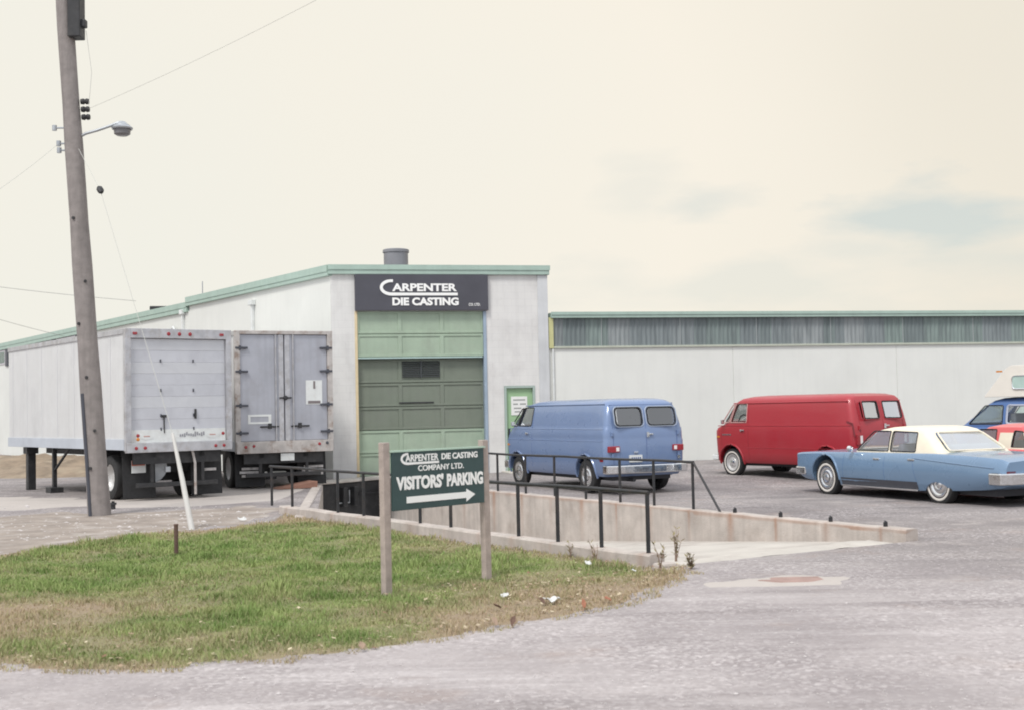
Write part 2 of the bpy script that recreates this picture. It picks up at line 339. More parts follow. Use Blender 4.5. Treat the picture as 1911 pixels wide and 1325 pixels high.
gm = bpy.data.materials.new('gravel_ground'); gm.use_nodes = True
def build_ground_mat(m):
    t = m.node_tree; b = t.nodes['Principled BSDF']; b.inputs['Roughness'].default_value = .95; b.inputs['Specular IOR Level'].default_value = .2
    L = t.links.new; geo = t.nodes.new('ShaderNodeNewGeometry'); P = geo.outputs['Position']
    def noise(sc, det=5, vec=P, rough=.6):
        n = t.nodes.new('ShaderNodeTexNoise'); n.inputs['Scale'].default_value = sc; n.inputs['Detail'].default_value = det; n.inputs['Roughness'].default_value = rough; L(vec, n.inputs['Vector']); return n.outputs['Fac']
    def mr(v, a, b2, lo=0., hi=1.):
        r = t.nodes.new('ShaderNodeMapRange'); r.interpolation_type = 'SMOOTHSTEP'; L(v, r.inputs['Value'])
        for k, q in zip(('From Min', 'From Max', 'To Min', 'To Max'), (a, b2, lo, hi)): r.inputs[k].default_value = q
        return r.outputs['Result']
    def mix(f, a, c, blend='MIX'):
        x = t.nodes.new('ShaderNodeMix'); x.data_type = 'RGBA'; x.blend_type = blend
        for s, v in (('Factor', f), ('A', a), ('B', c)):
            if isinstance(v, tuple): x.inputs[s].default_value = (*v, 1)
            elif isinstance(v, (int, float)): x.inputs[s].default_value = v
            else: L(v, x.inputs[s])
        return x.outputs['Result']
    def mth(op, a, c):
        x = t.nodes.new('ShaderNodeMath'); x.operation = op
        for i, v in enumerate((a, c)):
            if isinstance(v, (int, float)): x.inputs[i].default_value = v
            else: L(v, x.inputs[i])
        return x.outputs[0]
    sep = t.nodes.new('ShaderNodeSeparateXYZ'); L(P, sep.inputs[0])
    # wheel tracks and scrape marks run along the drive
    mp = t.nodes.new('ShaderNodeMapping'); mp.inputs['Rotation'].default_value = (0, 0, R(-14)); mp.inputs['Scale'].default_value = (.22, 1.5, 1); L(P, mp.inputs['Vector'])
    tracks = noise(1.1, 6, mp.outputs['Vector'], .62)
    near = mix(mr(noise(.35, 6), .36, .64), S(146, 139, 139), S(172, 165, 164))
    near = mix(mr(tracks, .53, .66, 0, .7), near, S(130, 123, 123))
    near = mix(mr(tracks, .46, .32, 0, .7), near, S(190, 184, 183))
    far = mix(mr(noise(.35, 6), .35, .65), S(116, 111, 111), S(140, 134, 132))
    far = mix(mr(tracks, .5, .7, 0, .7), far, S(92, 88, 90))
    far = mix(mr(noise(1.1, 6), .54, .70, 0, .6), far, S(170, 162, 157))
    y2 = mth('ADD', mth('ADD', sep.outputs['Y'], mth('MULTIPLY', sep.outputs['X'], .75)), mth('MULTIPLY', noise(.35, 5), 7.0))
    col = mix(mr(y2, 16.5, 24.5), near, far)
    col = mix(mr(noise(.8, 5), .56, .72, 0, .5), col, S(152, 136, 128))      # brown mud
    col = mix(mr(noise(.27, 4), .60, .70, 0, .55), col, S(118, 112, 114))    # damp, oily places
    vor = t.nodes.new('ShaderNodeTexVoronoi'); vor.inputs['Scale'].default_value = 30; L(P, vor.inputs['Vector'])
    wn_ = t.nodes.new('ShaderNodeSeparateXYZ'); L(vor.outputs['Color'], wn_.inputs[0])
    stony = mr(noise(.6, 5), .35, .68, .14, .55)
    col = mix(mth('MULTIPLY', wn_.outputs['X'], stony), col, mix(mr(wn_.outputs['Y'], 0, 1), S(122, 114, 114), S(222, 215, 214)))
    col = mix(mr(noise(9, 5), .3, .75, 0, .25), col, S(150, 140, 138))
    L(col, b.inputs['Base Color'])
    bp = t.nodes.new('ShaderNodeBump'); bp.inputs['Strength'].default_value = .55; bp.inputs['Distance'].default_value = .016
    hgt = mth('ADD', mth('MULTIPLY', noise(26, 4), 1.0), mth('MULTIPLY', noise(3.0, 4), 1.4)); hgt = mth('SUBTRACT', hgt, mth('MULTIPLY', vor.outputs['Distance'], .35))
    L(hgt, bp.inputs['Height']); L(bp.outputs['Normal'], b.inputs['Normal'])
build_ground_mat(gm)

LAWN_PIX = [(-90, 1232), (60, 1248), (150, 1258), (300, 1252), (450, 1240), (600, 1225), (720, 1212), (850, 1192), (960, 1170), (1050, 1152), (1130, 1132), (1220, 1106), (1285, 1088), (1292, 1072), (1262, 1052)]
LAWN = [G(x, y).to_2d() for x, y in LAWN_PIX]+[NW_R-NWD*.25+NN*.25, NW_R+NN*.26, NW_R+NWD*5+NN*.26, NW_R+NWD*10.4+NN*.3]+[G(x, y).to_2d() for x, y in ((500, 975), (420, 985), (330, 994), (240, 1000), (140, 1012), (40, 1030), (-90, 1050))]
LAWNJ = jag(jag(LAWN, .25, .16, 4.4), .1, .05, 9.1)
LC = sum(LAWN, Vector((0, 0)))/len(LAWN); HOLE = [LC+(p-LC)*.84 for p in LAWN]
gp = list(PIT)+HOLE; ge = ring_edges(len(PIT))+ring_edges(len(HOLE), len(PIT))
for x in np.arange(-16, 21, 1.0):
    for y in np.arange(2, 44, 1.0):
        if not inside((x, y), PIT) and edge_dist((x, y), PIT) > .35 and not inside((x, y), HOLE) and edge_dist((x, y), HOLE) > .12: gp.append(Vector((x, y)))
for x in (-600, -200, -80, -40, -25, 30, 60, 120, 300, 600):
    for y in (-60, -15, 10, 30, 55, 90, 180, 500): gp.append(Vector((x, y)))
for y in (-300, -60, -15, 55, 90, 180, 500, 1200):
    for x in (-900, -10, 5, 15, 900): gp.append(Vector((x, y)))
ground = sheet(gp, ge, terrain, lambda c: not inside(c, PIT) and not inside(c, HOLE), 'ground', gm); tag(ground, kind='structure')

# apron, dirt strip and patches: thin sheets just above the ground
def patch(name, pix, m, dz, step=.35, amp=.25, seed=1.0, world=None):
    poly = jag(world or [G(x, y).to_2d() for x, y in pix], step, amp, seed)
    inner = [Vector((x, y)) for x in np.arange(min(p.x for p in poly), max(p.x for p in poly), .7*step/.35) for y in np.arange(min(p.y for p in poly), max(p.y for p in poly), .7*step/.35)]
    inner = [p for p in inner if inside(p, poly) and edge_dist(p, poly) > .2*step/.35]
    o = sheet(list(poly)+inner, ring_edges(len(poly)), lambda x, y: terrain(x, y)+(dz if edge_dist((x, y), poly) > .02 else -.012), lambda c: inside(c, poly), name, m)
    return tag(o, kind='structure')
patch('concrete_apron', [(-60, 922), (215, 928), (420, 908), (600, 893), (608, 898), (600, 905), (545, 934), (380, 946), (240, 952), (120, 948), (-60, 962)], APRON, .006, amp=.2, seed=3.1)
patch('dirt_strip', [(-80, 968), (120, 952), (240, 954), (390, 948), (520, 940), (540, 958), (470, 975), (300, 1010), (120, 1030), (-80, 1060)], DIRT, .010, amp=.5, seed=5.2)
patch('ground_patch', [(1395, 1088), (1450, 1076), (1530, 1078), (1552, 1086), (1490, 1092)], mat('red_dirt', S(160, 134, 126), .95, var=.2, scale=5, bump=.4), .022, .08, .06, 2.2)
patch('washed_gravel', [(1300, 1086), (1400, 1078), (1500, 1072), (1600, 1078), (1575, 1092), (1440, 1096), (1320, 1098)], APRON, .014, .1, .12, 7.7)

# ramp pit: floor, dock face, walls
def pit_floor(p):
    t = (Vector(p)-FW_R).dot(FWD2)
    if t < .9: return -.03-.05*max(0, t)
    return max(-.075-.078*(t-.9), -1.2)
fl = []; n = 24
for i in range(n+1):
    t = i/n; a = NW_R.lerp(NW_R+NWD*19.2, t); b = FW_R.lerp(FW_R+FWD2*20.0, t); fl.append((a, b))
mb = MB()
for i in range(n):
    (a, b), (c, d) = fl[i], fl[i+1]
    for j in range(6):
        q = [a.lerp(b, j/6), a.lerp(b, (j+1)/6), c.lerp(d, (j+1)/6), c.lerp(d, j/6)]
        mb.quad(*[(p.x, p.y, pit_floor(p)) for p in q])
o = mb.build('ramp_floor', CONCP, smooth=60); tag(o, kind='structure')
patch('ramp_entry', [], CONCP, .012, .12, .16, 8.1, world=[NW_R+Vector((-.06, -.12)), NW_R+NWD*.4+Vector((.12, .05)), FW_R+FWD2*.5+Vector((-.1, 0)), FW_R+Vector((-.12, -.1)), FW_R+Vector((-.9, -.45))])

def wall_strip(name, label, p, q, side, top, bot_in, bot_out, th, mats, cat='wall', posts=(), zig=None):
    """low concrete wall from p to q, thickness th, extruded away from the ramp (side = unit normal away from the ramp)"""
    p, q = Vector(p), Vector(q); L_ = (q-p).length; d = (q-p)/L_; n = max(2, int(L_/.05)); rows = 14
    vs = []; fs = []; rust = []
    def prof(t, s):
        zi = bot_in(p+d*t); zo = bot_out
        pts = [(0, zi+(top-.02-zi)*k/rows) for k in range(rows+1)]+[(.02, top), (th-.02, top), (th, top-.02), (th, zo)]
        return pts
    for i in range(n+1):
        t = L_*i/n; base = p+d*t; pr = prof(t, 0); wob = .012*mnoise.noise((t*1.3, p.x, 0))
        for k, (o_, z) in enumerate(pr):
            v = base+side*o_; zz = z+(wob if z > 0 else 0); vs.append((v.x, v.y, zz))
            r = 0
            for s in posts:
                dd = abs(t-s); wdt = .05+.02*math.sin(s*9)
                fade = math.exp(-max(0, top-zz)*(1.5+1.6*abs(math.sin(s*5))))
                r = max(r, .9*math.exp(-(dd/wdt)**2)*fade*(.35+.55*abs(math.sin(s*3.7+1))))
            if k >= rows+1: r = max(r*.35, .2*max(0, mnoise.noise((t*2, o_*4, 3))))
            elif zz > top-.06: r = max(r, .35+.3*mnoise.noise((t*1.6, 0, 9)))
            rust.append(max(0, min(1, r)))
    m_ = len(prof(0, 0))
    for i in range(n):
        for k in range(m_-1): fs.append((i*m_+k, (i+1)*m_+k, (i+1)*m_+k+1, i*m_+k+1))
    fs.append(tuple(range(m_))); fs.append(tuple(range(n*m_+m_-1, n*m_-1, -1)))
    me = bpy.data.meshes.new(name); me.from_pydata(vs, [], fs)
    a = me.attributes.new('rust', 'FLOAT', 'POINT'); a.data.foreach_set('value', rust)
    bm = bmesh.new(); bm.from_mesh(me); bmesh.ops.recalc_face_normals(bm, faces=bm.faces); bm.to_mesh(me); bm.free(); sharp(me, 40)
    o = link_mesh(name, me, mats); tag(o, label, cat); return o
FN = Vector((FWD2.y, -FWD2.x))
if FN.dot(FW_R-NW_R) < 0: FN = -FN
near_px = (507, 545, 630, 678, 722, 783, 840, 904, 966, 1039, 1120, 1207)
far_px = (873, 929, 981, 1035, 1093, 1157, 1220, 1293)
stub_px = (1370, 1455, 1548, 1650)
NP = [on_line(x, NW_R+NN*.1, NWD).to_2d() for x in near_px]
FP = [on_line(x, FW_R+FN*.1, FWD2).to_2d() for x in far_px]
SP = [on_line(x, FW_R+FN*.1, FWD2).to_2d() for x in stub_px]
wall_strip('retaining_wall', 'low mossy concrete kerb wall between the grass and the sunken ramp', NW_R, NW_R+NWD*10.9, NN, .15, lambda p: min(-.1, pit_floor(p)-.05), -.25, .22, CONC, posts=[(p-NW_R).dot(NWD) for p in NP])
wall_strip('retaining_wall', 'long concrete ramp wall with rust streaks beside the gravel car park', FW_R, FW_END, FN, .15, lambda p: pit_floor(p)-.05, -.2, .22, CONC, posts=[(p-FW_R).dot(FWD2) for p in FP+SP])
# broken end block of the near wall
mb = MB(); e = NW_R-NWD*.02
for k, (a, h) in enumerate(((.0, .07), (.18, .02))):
    c = e-NWD*(a+.1)
    q = [c+NWD*.09-NN*.02, c-NWD*.09-NN*(.02-.02*k), c-NWD*.08+NN*.2, c+NWD*.09+NN*.22]
    mb.prism([(v.x, v.y) for v in q], -.2, h)
tag(mb.build('concrete_rubble', CONC, bevel=.03), 'crumbled low end block where the kerb wall meets the drive', 'rubble')

# dock face: black steel leveller front at the low end of the ramp
dd = (DOCK_R-DOCK_L); dl = dd.length; da = math.atan2(dd.y, dd.x)
dk = empty('loading_dock', (DOCK_L.x, DOCK_L.y, 0), da)
tag(dk, 'black steel loading dock front with pale lip at the low end of the ramp', 'loading dock')
mb = MB(); mb.box(-.05, dl+.3, .0, 1.2, -1.3, -.0); mb.build('dock_face', STEELD, dk, bevel=.03)
mb = MB(); mb.prism(rrect(-.1, dl+.35, -.12, .5, .12), .003, .07); mb.build('dock_lip', CONCP, dk, bevel=.02)
for x in (.62, 1.05):
    mb = MB(); mb.box(x, x+.16, -.16, -.003, -.62, -.12); mb.build('bumper_block', STEELD, dk, bevel=.02)
mb = MB(); mb.tube([(.5, -.08, -.52), (.9, -.1, -.52), (.9, -.1, -.2)], .02); mb.build('leveller_bar', GALV, dk)
mb = MB(); mb.box(1.35, dl+.28, -.05, -.002, -.36, -.31); mb.build('leveller_rail', STEELD, dk)
mb = MB(); mb.prism([(0, 0), (1.0, 0), (1.0, .16)], -.35, .35, 'y')
o = mb.build('ramp_plate', RUSTG, loc=(-5.9, 31.6, .012), rotz=R(28)); tag(o, 'small rust brown wedge plate on the apron beside the dock', 'ramp plate')
# pit side wall at the left of the dock
mb = MB(); a, b = NW_END, DOCK_L; s_ = Vector((-(b-a).y, (b-a).x)).normalized()
if s_.x > 0: s_ = -s_
q = [a+NN*.23, b, b+s_*.25, a+s_*.2+NN*.23]
mb.prism([(v.x, v.y) for v in q], -1.3, .03)
mb.build('retaining_wall', CONC, bevel=.04); o = bpy.context.scene.objects[-1] if False else None
for o in COL.objects:
    if o.name.startswith('retaining_wall') and 'label' not in o: tag(o, 'low concrete side wall running from the kerb wall to the black dock', 'wall')
mb = MB(); q = [FW_END, DOCK_R, DOCK_R+Vector((.3, 0)), FW_END+Vector((.3, .1))]
mb.prism([(v.x, v.y) for v in q], -1.3, .05)
o = mb.build('retaining_wall', CONC, bevel=.04); tag(o, 'short concrete return wall joining the long ramp wall to the dock', 'wall')

# railings
def railing(name, label, base, pts, top, d, brace=None, extra=0.0, r=.025):
    o = empty(name, (base.x, base.y, .14)); tag(o, label, 'railing')
    for p in pts:
        mb = MB(); mb.tube([(p.x-base.x, p.y-base.y, -.03), (p.x-base.x, p.y-base.y, top-.14)], r, 10); mb.build('post', BLK, o, smooth=50)
    a, b = pts[0], pts[-1]; a = a+(a-b).normalized()*extra; b = b-(a-b).normalized()*.03
    P_ = [((a.lerp(b, k/8)).x-base.x, (a.lerp(b, k/8)).y-base.y, top-.14+.006*math.sin(k*2)) for k in range(9)]
    mb = MB(); mb.tube(P_, r*.95, 10); mb.build('top_rail', BLK, o, smooth=50)
    if brace:
        mb = MB(); mb.tube([(b.x-base.x, b.y-base.y, top-.15), (brace.x-base.x, brace.y-base.y, .0)], r*.85, 8); mb.build('brace', BLK, o, smooth=50)
    return o
railing('railing', 'black pipe railing on the kerb wall passing behind the visitors sign', NP[-1], NP, .85, NWD, extra=.08)
railing('railing', 'black pipe railing with slanted end brace in front of the blue van', FP[-1], FP, .915, FWD2, brace=on_line(1343, FW_R+FN*.1, FWD2).to_2d(), r=.024)
stub_lab = ['cut off black post stub just right of the railing brace', 'second cut off black post stub from the railing brace', 'third cut off black post stub from the railing brace', 'cut off black post stub at the far right end of the ramp wall']
for p, lb in zip(SP, stub_lab):
    mb = MB(); mb.tube([(0, 0, -.02), (0, 0, .065)], .03, 10); mb.tube([(0, 0, .065), (.01, 0, .08)], [.03, .018], 10)
    o = mb.build('post_stub', BLK, loc=(p.x, p.y, .15)); tag(o, lb, 'post stub', 'cut off rail posts on the ramp wall')

# ------------------------------------------------------------------ lawn and grass
def lawn_z(x, y):
    e = edge_dist((x, y), LAWN); e2 = edge_dist((x, y), LAWNJ) if e < .3 else .3
    k = smooth(.75, 1.7, e)
    return terrain(x, y)-.02+.034*smooth(0, .12, e2)+k*(-.045+.075*mnoise.noise((x*.55, y*.55, 2)))+.03*mnoise.noise((x*1.9, y*1.9, 5))*smooth(.55, 1.2, e)
B1 = G(60, 1150).to_2d(); B2 = G(1150, 1100).to_2d(); B3 = G(950, 1165).to_2d(); B4 = G(480, 970).to_2d(); B5 = G(800, 1010).to_2d(); B6 = G(0, 1010).to_2d(); B7 = G(300, 1200).to_2d()
def dry(x, y):
    p = Vector((x, y)); n = mnoise.fractal((x*.8, y*.8, 1.3), 1, 2, 4); n2 = mnoise.noise((x*3, y*3, 7))
    d = .02+.40*n+.22*n2
    for c, r, a in ((B1, 1.5, .95), (B7, .9, .35), (B2, 1.9, .9), (B3, 1.1, .75), (B4, 2.0, .75), (B5, 1.5, .4), (B6, 2.6, .65)):
        d += a*math.exp(-((p-c).length/r)**2)
    e = edge_dist((x, y), LAWN); d += .6*(1-smooth(0, .55, e))
    return max(0., min(1., d))
lm = bpy.data.materials.new('lawn_soil'); gb = bpy.data.materials.new('grass_blades')
def grass_mat(m, g1, g2, br, tr):
    m.use_nodes = True; t = m.node_tree; b = t.nodes['Principled BSDF']; b.inputs['Roughness'].default_value = .75; b.inputs['Specular IOR Level'].default_value = .2
    a = t.nodes.new('ShaderNodeAttribute'); a.attribute_name = 'dry'; geo = t.nodes.new('ShaderNodeNewGeometry')
    n = t.nodes.new('ShaderNodeTexNoise'); n.inputs['Scale'].default_value = 1.4; n.inputs['Detail'].default_value = 6; t.links.new(geo.outputs['Position'], n.inputs['Vector'])
    r = t.nodes.new('ShaderNodeMapRange'); r.inputs['From Min'].default_value = .35; r.inputs['From Max'].default_value = .65; t.links.new(n.outputs['Fac'], r.inputs['Value'])
    x = t.nodes.new('ShaderNodeMix'); x.data_type = 'RGBA'; t.links.new(r.outputs['Result'], x.inputs['Factor']); x.inputs['A'].default_value = (*g1, 1); x.inputs['B'].default_value = (*g2, 1)
    y = t.nodes.new('ShaderNodeMix'); y.data_type = 'RGBA'; t.links.new(a.outputs['Fac'], y.inputs['Factor']); t.links.new(x.outputs['Result'], y.inputs['A']); y.inputs['B'].default_value = (*br, 1)
    t.links.new(y.outputs['Result'], b.inputs['Base Color'])
grass_mat(lm, (.12, .165, .05), (.18, .20, .08), (.28, .215, .15), 0); grass_mat(gb, (.15, .24, .065), (.30, .375, .135), (.43, .335, .225), 0)
xs = [p.x for p in LAWNJ]; ys = [p.y for p in LAWNJ]
inner = [Vector((x, y)) for x in np.arange(min(xs), max(xs), .22) for y in np.arange(min(ys), max(ys), .22)]
inner = [p+Vector((random.uniform(-.05, .05), random.uniform(-.05, .05))) for p in inner]
inner = [p for p in inner if inside(p, LAWNJ) and edge_dist(p, LAWNJ) > .06]
lawn = sheet(list(LAWNJ)+inner, ring_edges(len(LAWNJ)), lawn_z, lambda c: inside(c, LAWNJ), 'lawn', lm); tag(lawn, kind='structure')
a = lawn.data.attributes.new('dry', 'FLOAT', 'POINT'); a.data.foreach_set('value', [min(1, dry(v.co.x, v.co.y)+.1) for v in lawn.data.vertices])
# blades: sampled on a cached field
STEP = .08; gx = np.arange(min(xs), max(xs)+STEP, STEP); gy = np.arange(min(ys), max(ys)+STEP, STEP)
cells = []
for x in gx:
    for y in gy:
        ins = inside((x, y), LAWNJ)
        if not ins and (y > 17 or inside((x, y), PIT) or edge_dist((x, y), LAWNJ) > .06+.26*mnoise.noise((x*2.1, y*2.1, 31))): continue
        cells.append((x, y, lawn_z(x, y) if ins else terrain(x, y), dry(x, y) if ins else .85, max(.0, mnoise.noise((x*1.3, y*1.3, 11))+.35+.55*mnoise.noise((x*4.5, y*4.5, 3))+1.1*max(0, mnoise.noise((x*2.6, y*2.6, 17))-.22)*2+(1.3*max(0, mnoise.noise((x*3.1, y*3.1, 23))) if ins and edge_dist((x, y), LAWN) < .35 else 0)+(.9*max(0, .25+mnoise.noise((x*2.3, y*2.3, 41))) if (Vector((x, y))-NW_R).dot(NN) < .42 else 0)) if ins else .45))
cells = np.array(cells)
def grass_blades():
    V = []; Fc = []; A = []; 
    dist = cells[:, 1]; dens = np.clip(20.0*(12.0/dist)**1.5, 3, 20)*(1-.45*cells[:, 3])
    cnt = rng.poisson(dens); idx = np.repeat(np.arange(len(cells)), cnt); N = len(idx)
    c = cells[idx]; px = c[:, 0]+rng.uniform(-STEP/2, STEP/2, N); py = c[:, 1]+rng.uniform(-STEP/2, STEP/2, N); pz = c[:, 2]-.006
    far = np.clip(c[:, 1]/12, 1, 1.9)
    h = (.022+.062*c[:, 4]*rng.uniform(.5, 1.25, N))*rng.uniform(.6, 1.25, N)*(1-.35*c[:, 3]); wd = rng.uniform(.003, .006, N)*far
    th = rng.uniform(0, 2*np.pi, N); ln = rng.uniform(.1, .75, N)*h; la = rng.uniform(0, 2*np.pi, N)
    dx, dy = np.cos(th)*wd, np.sin(th)*wd; lx, ly = np.cos(la)*ln, np.sin(la)*ln
    P = np.stack([np.stack([px-dx, py-dy, pz], 1), np.stack([px+dx, py+dy, pz], 1), np.stack([px+lx*.45+dx*.7, py+ly*.45+dy*.7, pz+h*.62], 1), np.stack([px+lx*.45-dx*.7, py+ly*.45-dy*.7, pz+h*.62], 1), np.stack([px+lx*1.1, py+ly*1.1, pz+h], 1)], 1).reshape(-1, 3)
    k = np.arange(N)*5; me = bpy.data.meshes.new('grass')
    loops = np.concatenate([np.stack([k, k+1, k+2, k+3], 1).reshape(-1), np.stack([k+3, k+2, k+4], 1).reshape(-1)])
    me.vertices.add(len(P)); me.vertices.foreach_set('co', P.astype(np.float32).reshape(-1)); me.loops.add(len(loops)); me.loops.foreach_set('vertex_index', loops.astype(np.int32))
    st = np.concatenate([np.arange(N)*4, 4*N+np.arange(N)*3]); me.polygons.add(2*N); me.polygons.foreach_set('loop_start', st.astype(np.int32)); me.update(calc_edges=True); me.validate()
    at = me.attributes.new('dry', 'FLOAT', 'POINT'); dv = np.clip(c[:, 3]+rng.normal(0, .2, N)-.12*(c[:, 4]-.4), 0, 1); at.data.foreach_set('value', np.repeat(dv, 5).astype(np.float32))
    return link_mesh('grass', me, gb)
tag(grass_blades(), 'short rough lawn grass patched with brown on the island before the ramp', 'grass', kind='stuff')
# loose stones
def stones():
    vs = []; fs = []
    base = [(1, 0, 0), (0, 1, 0), (-1, 0, 0), (0, -1, 0), (0, 0, .8), (0, 0, -.6)]; bf = [(0, 1, 4), (1, 2, 4), (2, 3, 4), (3, 0, 4), (1, 0, 5), (2, 1, 5), (3, 2, 5), (0, 3, 5)]
    k = 0
    while k < 3000:
        Y = 7.2+14*random.random()**1.9; X = random.uniform(-.46, .46)*Y*1.05
        if inside((X, Y), LAWNJ) or inside((X, Y), PIT) or edge_dist((X, Y), PIT) < .25: continue
        s = random.uniform(.003, .008)*(1 if random.random() < .98 else 2.2); an = random.uniform(0, 6.3); o = len(vs); z = terrain(X, Y)
        for (x, y, zz) in base:
            j = [random.uniform(.7, 1.3) for _ in range(3)]; x, y = x*math.cos(an)-y*math.sin(an), x*math.sin(an)+y*math.cos(an)
            vs.append((X+x*s*j[0]*1.2, Y+y*s*j[1], z+zz*s*j[2]*.8+.003))
        fs += [tuple(i+o for i in f) for f in bf]; k += 1
    k = 0
    while k < 300:                                       # clods and broken stone on the bare strip by the pole
        q = G(random.uniform(-40, 545), random.uniform(945, 1010)); X, Y = q.x, q.y
        if inside((X, Y), LAWNJ) or inside((X, Y), PIT) or (Vector((X, Y))-NW_R).dot(NN) < .3: continue
        s = random.uniform(.008, .022)*(1 if random.random() < .93 else 2.0); an = random.uniform(0, 6.3); o = len(vs); z = terrain(X, Y)+.01
        for (x, y, zz) in base:
            j = [random.uniform(.6, 1.4) for _ in range(3)]; x, y = x*math.cos(an)-y*math.sin(an), x*math.sin(an)+y*math.cos(an)
            vs.append((X+x*s*j[0]*1.5, Y+y*s*j[1], z+zz*s*j[2]*.6))
        fs += [tuple(i+o for i in f) for f in bf]; k += 1
    me = bpy.data.meshes.new('gravel'); me.from_pydata(vs, [], fs); return link_mesh('gravel', me, mat('loose_stone', S(196, 190, 188), .9, var=.2, scale=3))
tag(stones(), 'loose pale gravel stones scattered over the drive', 'gravel', kind='stuff')

# dead leaves and straw caught in the dry fringe of the grass
def leaf_litter():
    vs = []; fs = []; tn = []; k = 0
    while k < 900:
        x, y = random.uniform(-4.5, 2.0), random.uniform(9.2, 15)
        if not inside((x, y), LAWNJ): continue
        e = edge_dist((x, y), LAWN)
        if random.random() > (math.exp(-e/.35)+.9*math.exp(-((Vector((x, y))-B2).length/1.6)**2)+.03): continue
        z = lawn_z(x, y)+random.uniform(.015, .05); a = random.uniform(0, 6.3); l = random.uniform(.012, .035); wd = l*random.uniform(.25, .7); up = random.uniform(-.4, .6)*l
        c, q = math.cos(a), math.sin(a); o = len(vs); tone = random.random()
        for (u, v, h) in ((-l, 0, 0), (0, -wd, up*.5), (l, 0, up), (0, wd, up*.4)): vs.append((x+u*c-v*q, y+u*q+v*c, z+h)); tn.append(tone)
        fs.append((o, o+1, o+2, o+3)); k += 1
    me = bpy.data.meshes.new('leaf_litter'); me.from_pydata(vs, [], fs); a = me.attributes.new('rust', 'FLOAT', 'POINT'); a.data.foreach_set('value', tn)
    return link_mesh('leaf_litter', me, mat('straw_leaf', S(196, 184, 156), .85, attr=('rust', S(128, 92, 72))))
tag(leaf_litter(), 'small dead leaves and straw caught in the dry grass fringe by the drive', 'leaf litter', kind='stuff')
# litter and leaves on the grass edge
def scrap(name, px, label, cat, w, h, m, tilt=.3, rz=0.0, lift=.03, group=None):
    p = G(*px); z = (lawn_z(p.x, p.y) if inside((p.x, p.y), LAWNJ) else terrain(p.x, p.y))+lift
    vs = []; fs = []; n = 4
    for i in range(n+1):
        for j in range(n+1):
            u, v = i/n-.5, j/n-.5; k = (1-abs(v)*1.3) if cat == 'leaf' else 1-.15*abs(v)
            vs.append((u*w*k, v*h, .25*w*mnoise.noise((u*3+px[0], v*3, 1))+tilt*h*(v+.5)+.12*w*abs(u)*2))
    for i in range(n):
        for j in range(n): fs.append((i*(n+1)+j, (i+1)*(n+1)+j, (i+1)*(n+1)+j+1, i*(n+1)+j+1))
    me = bpy.data.meshes.new(name); me.from_pydata(vs, [], fs); o = link_mesh(name, me, m, None, (p.x, p.y, z), rz)
    s = o.modifiers.new('solid', 'SOLIDIFY'); s.thickness = .003; tag(o, label, cat, group)
LEAFO = mat('orange_leaf', S(150, 98, 74), .7, var=.2, scale=30); LEAFB = mat('brown_leaf', S(104, 80, 68), .8, var=.25, scale=30); PAPER = mat('paper', S(204, 204, 202), .8, var=.06, scale=20)
scrap('paper_scrap', (1098, 1060), 'white crumpled paper scrap in grass below the railing end', 'litter', .07, .05, PAPER, .6, .3)
scrap('paper_scrap', (1183, 1073), 'small pale paper bit in dry grass near the kerb wall end', 'litter', .05, .04, PAPER, .4, 1.1)
scrap('paper_scrap', (942, 1121), 'thin white paper strip lying in grass below the sign', 'litter', .08, .04, PAPER, .5, .2)
scrap('paper_scrap', (1030, 1130), 'large flat grey white paper sheet at the grass edge', 'litter', .15, .11, PAPER, .12, .5, .035)
scrap('paper_scrap', (452, 973), 'white paper scrap on bare dirt left of the railing', 'litter', .15, .08, PAPER, .5, .4)
scrap('fallen_leaf', (1090, 1141), 'upright bright orange leaf beside the gravel drive', 'leaf', .045, .075, LEAFO, .9, .1, group='fallen leaves along the grass edge')
scrap('fallen_leaf', (1012, 1133), 'dark red brown leaf beside the large paper sheet', 'leaf', .06, .06, LEAFB, .7, .9, group='fallen leaves along the grass edge')
scrap('fallen_leaf', (924, 1171), 'curled tan leaf, left of two standing leaves at the drive edge', 'leaf', .05, .07, mat('tan_leaf', S(150, 128, 110), .8), .9, .4, group='fallen leaves along the grass edge')
scrap('fallen_leaf', (958, 1172), 'curled brown leaf, right of two standing leaves at the drive edge', 'leaf', .05, .07, LEAFB, .9, -.3, group='fallen leaves along the grass edge')
scrap('fallen_leaf', (676, 1216), 'lone peach coloured leaf on the drive edge below the sign post', 'leaf', .06, .06, mat('tan_leaf', S(150, 128, 110), .8), .6, .2, group='fallen leaves along the grass edge')
scrap('fallen_leaf', (1135, 1128), 'small orange leaf lying flat at the right of the grass edge', 'leaf', .07, .07, LEAFO, .35, .8, group='fallen leaves along the grass edge')
scrap('fallen_leaf', (928, 1143), 'dark brown leaf lying in green grass under the paper strip', 'leaf', .07, .07, LEAFB, .5, 2.0, group='fallen leaves along the grass edge')

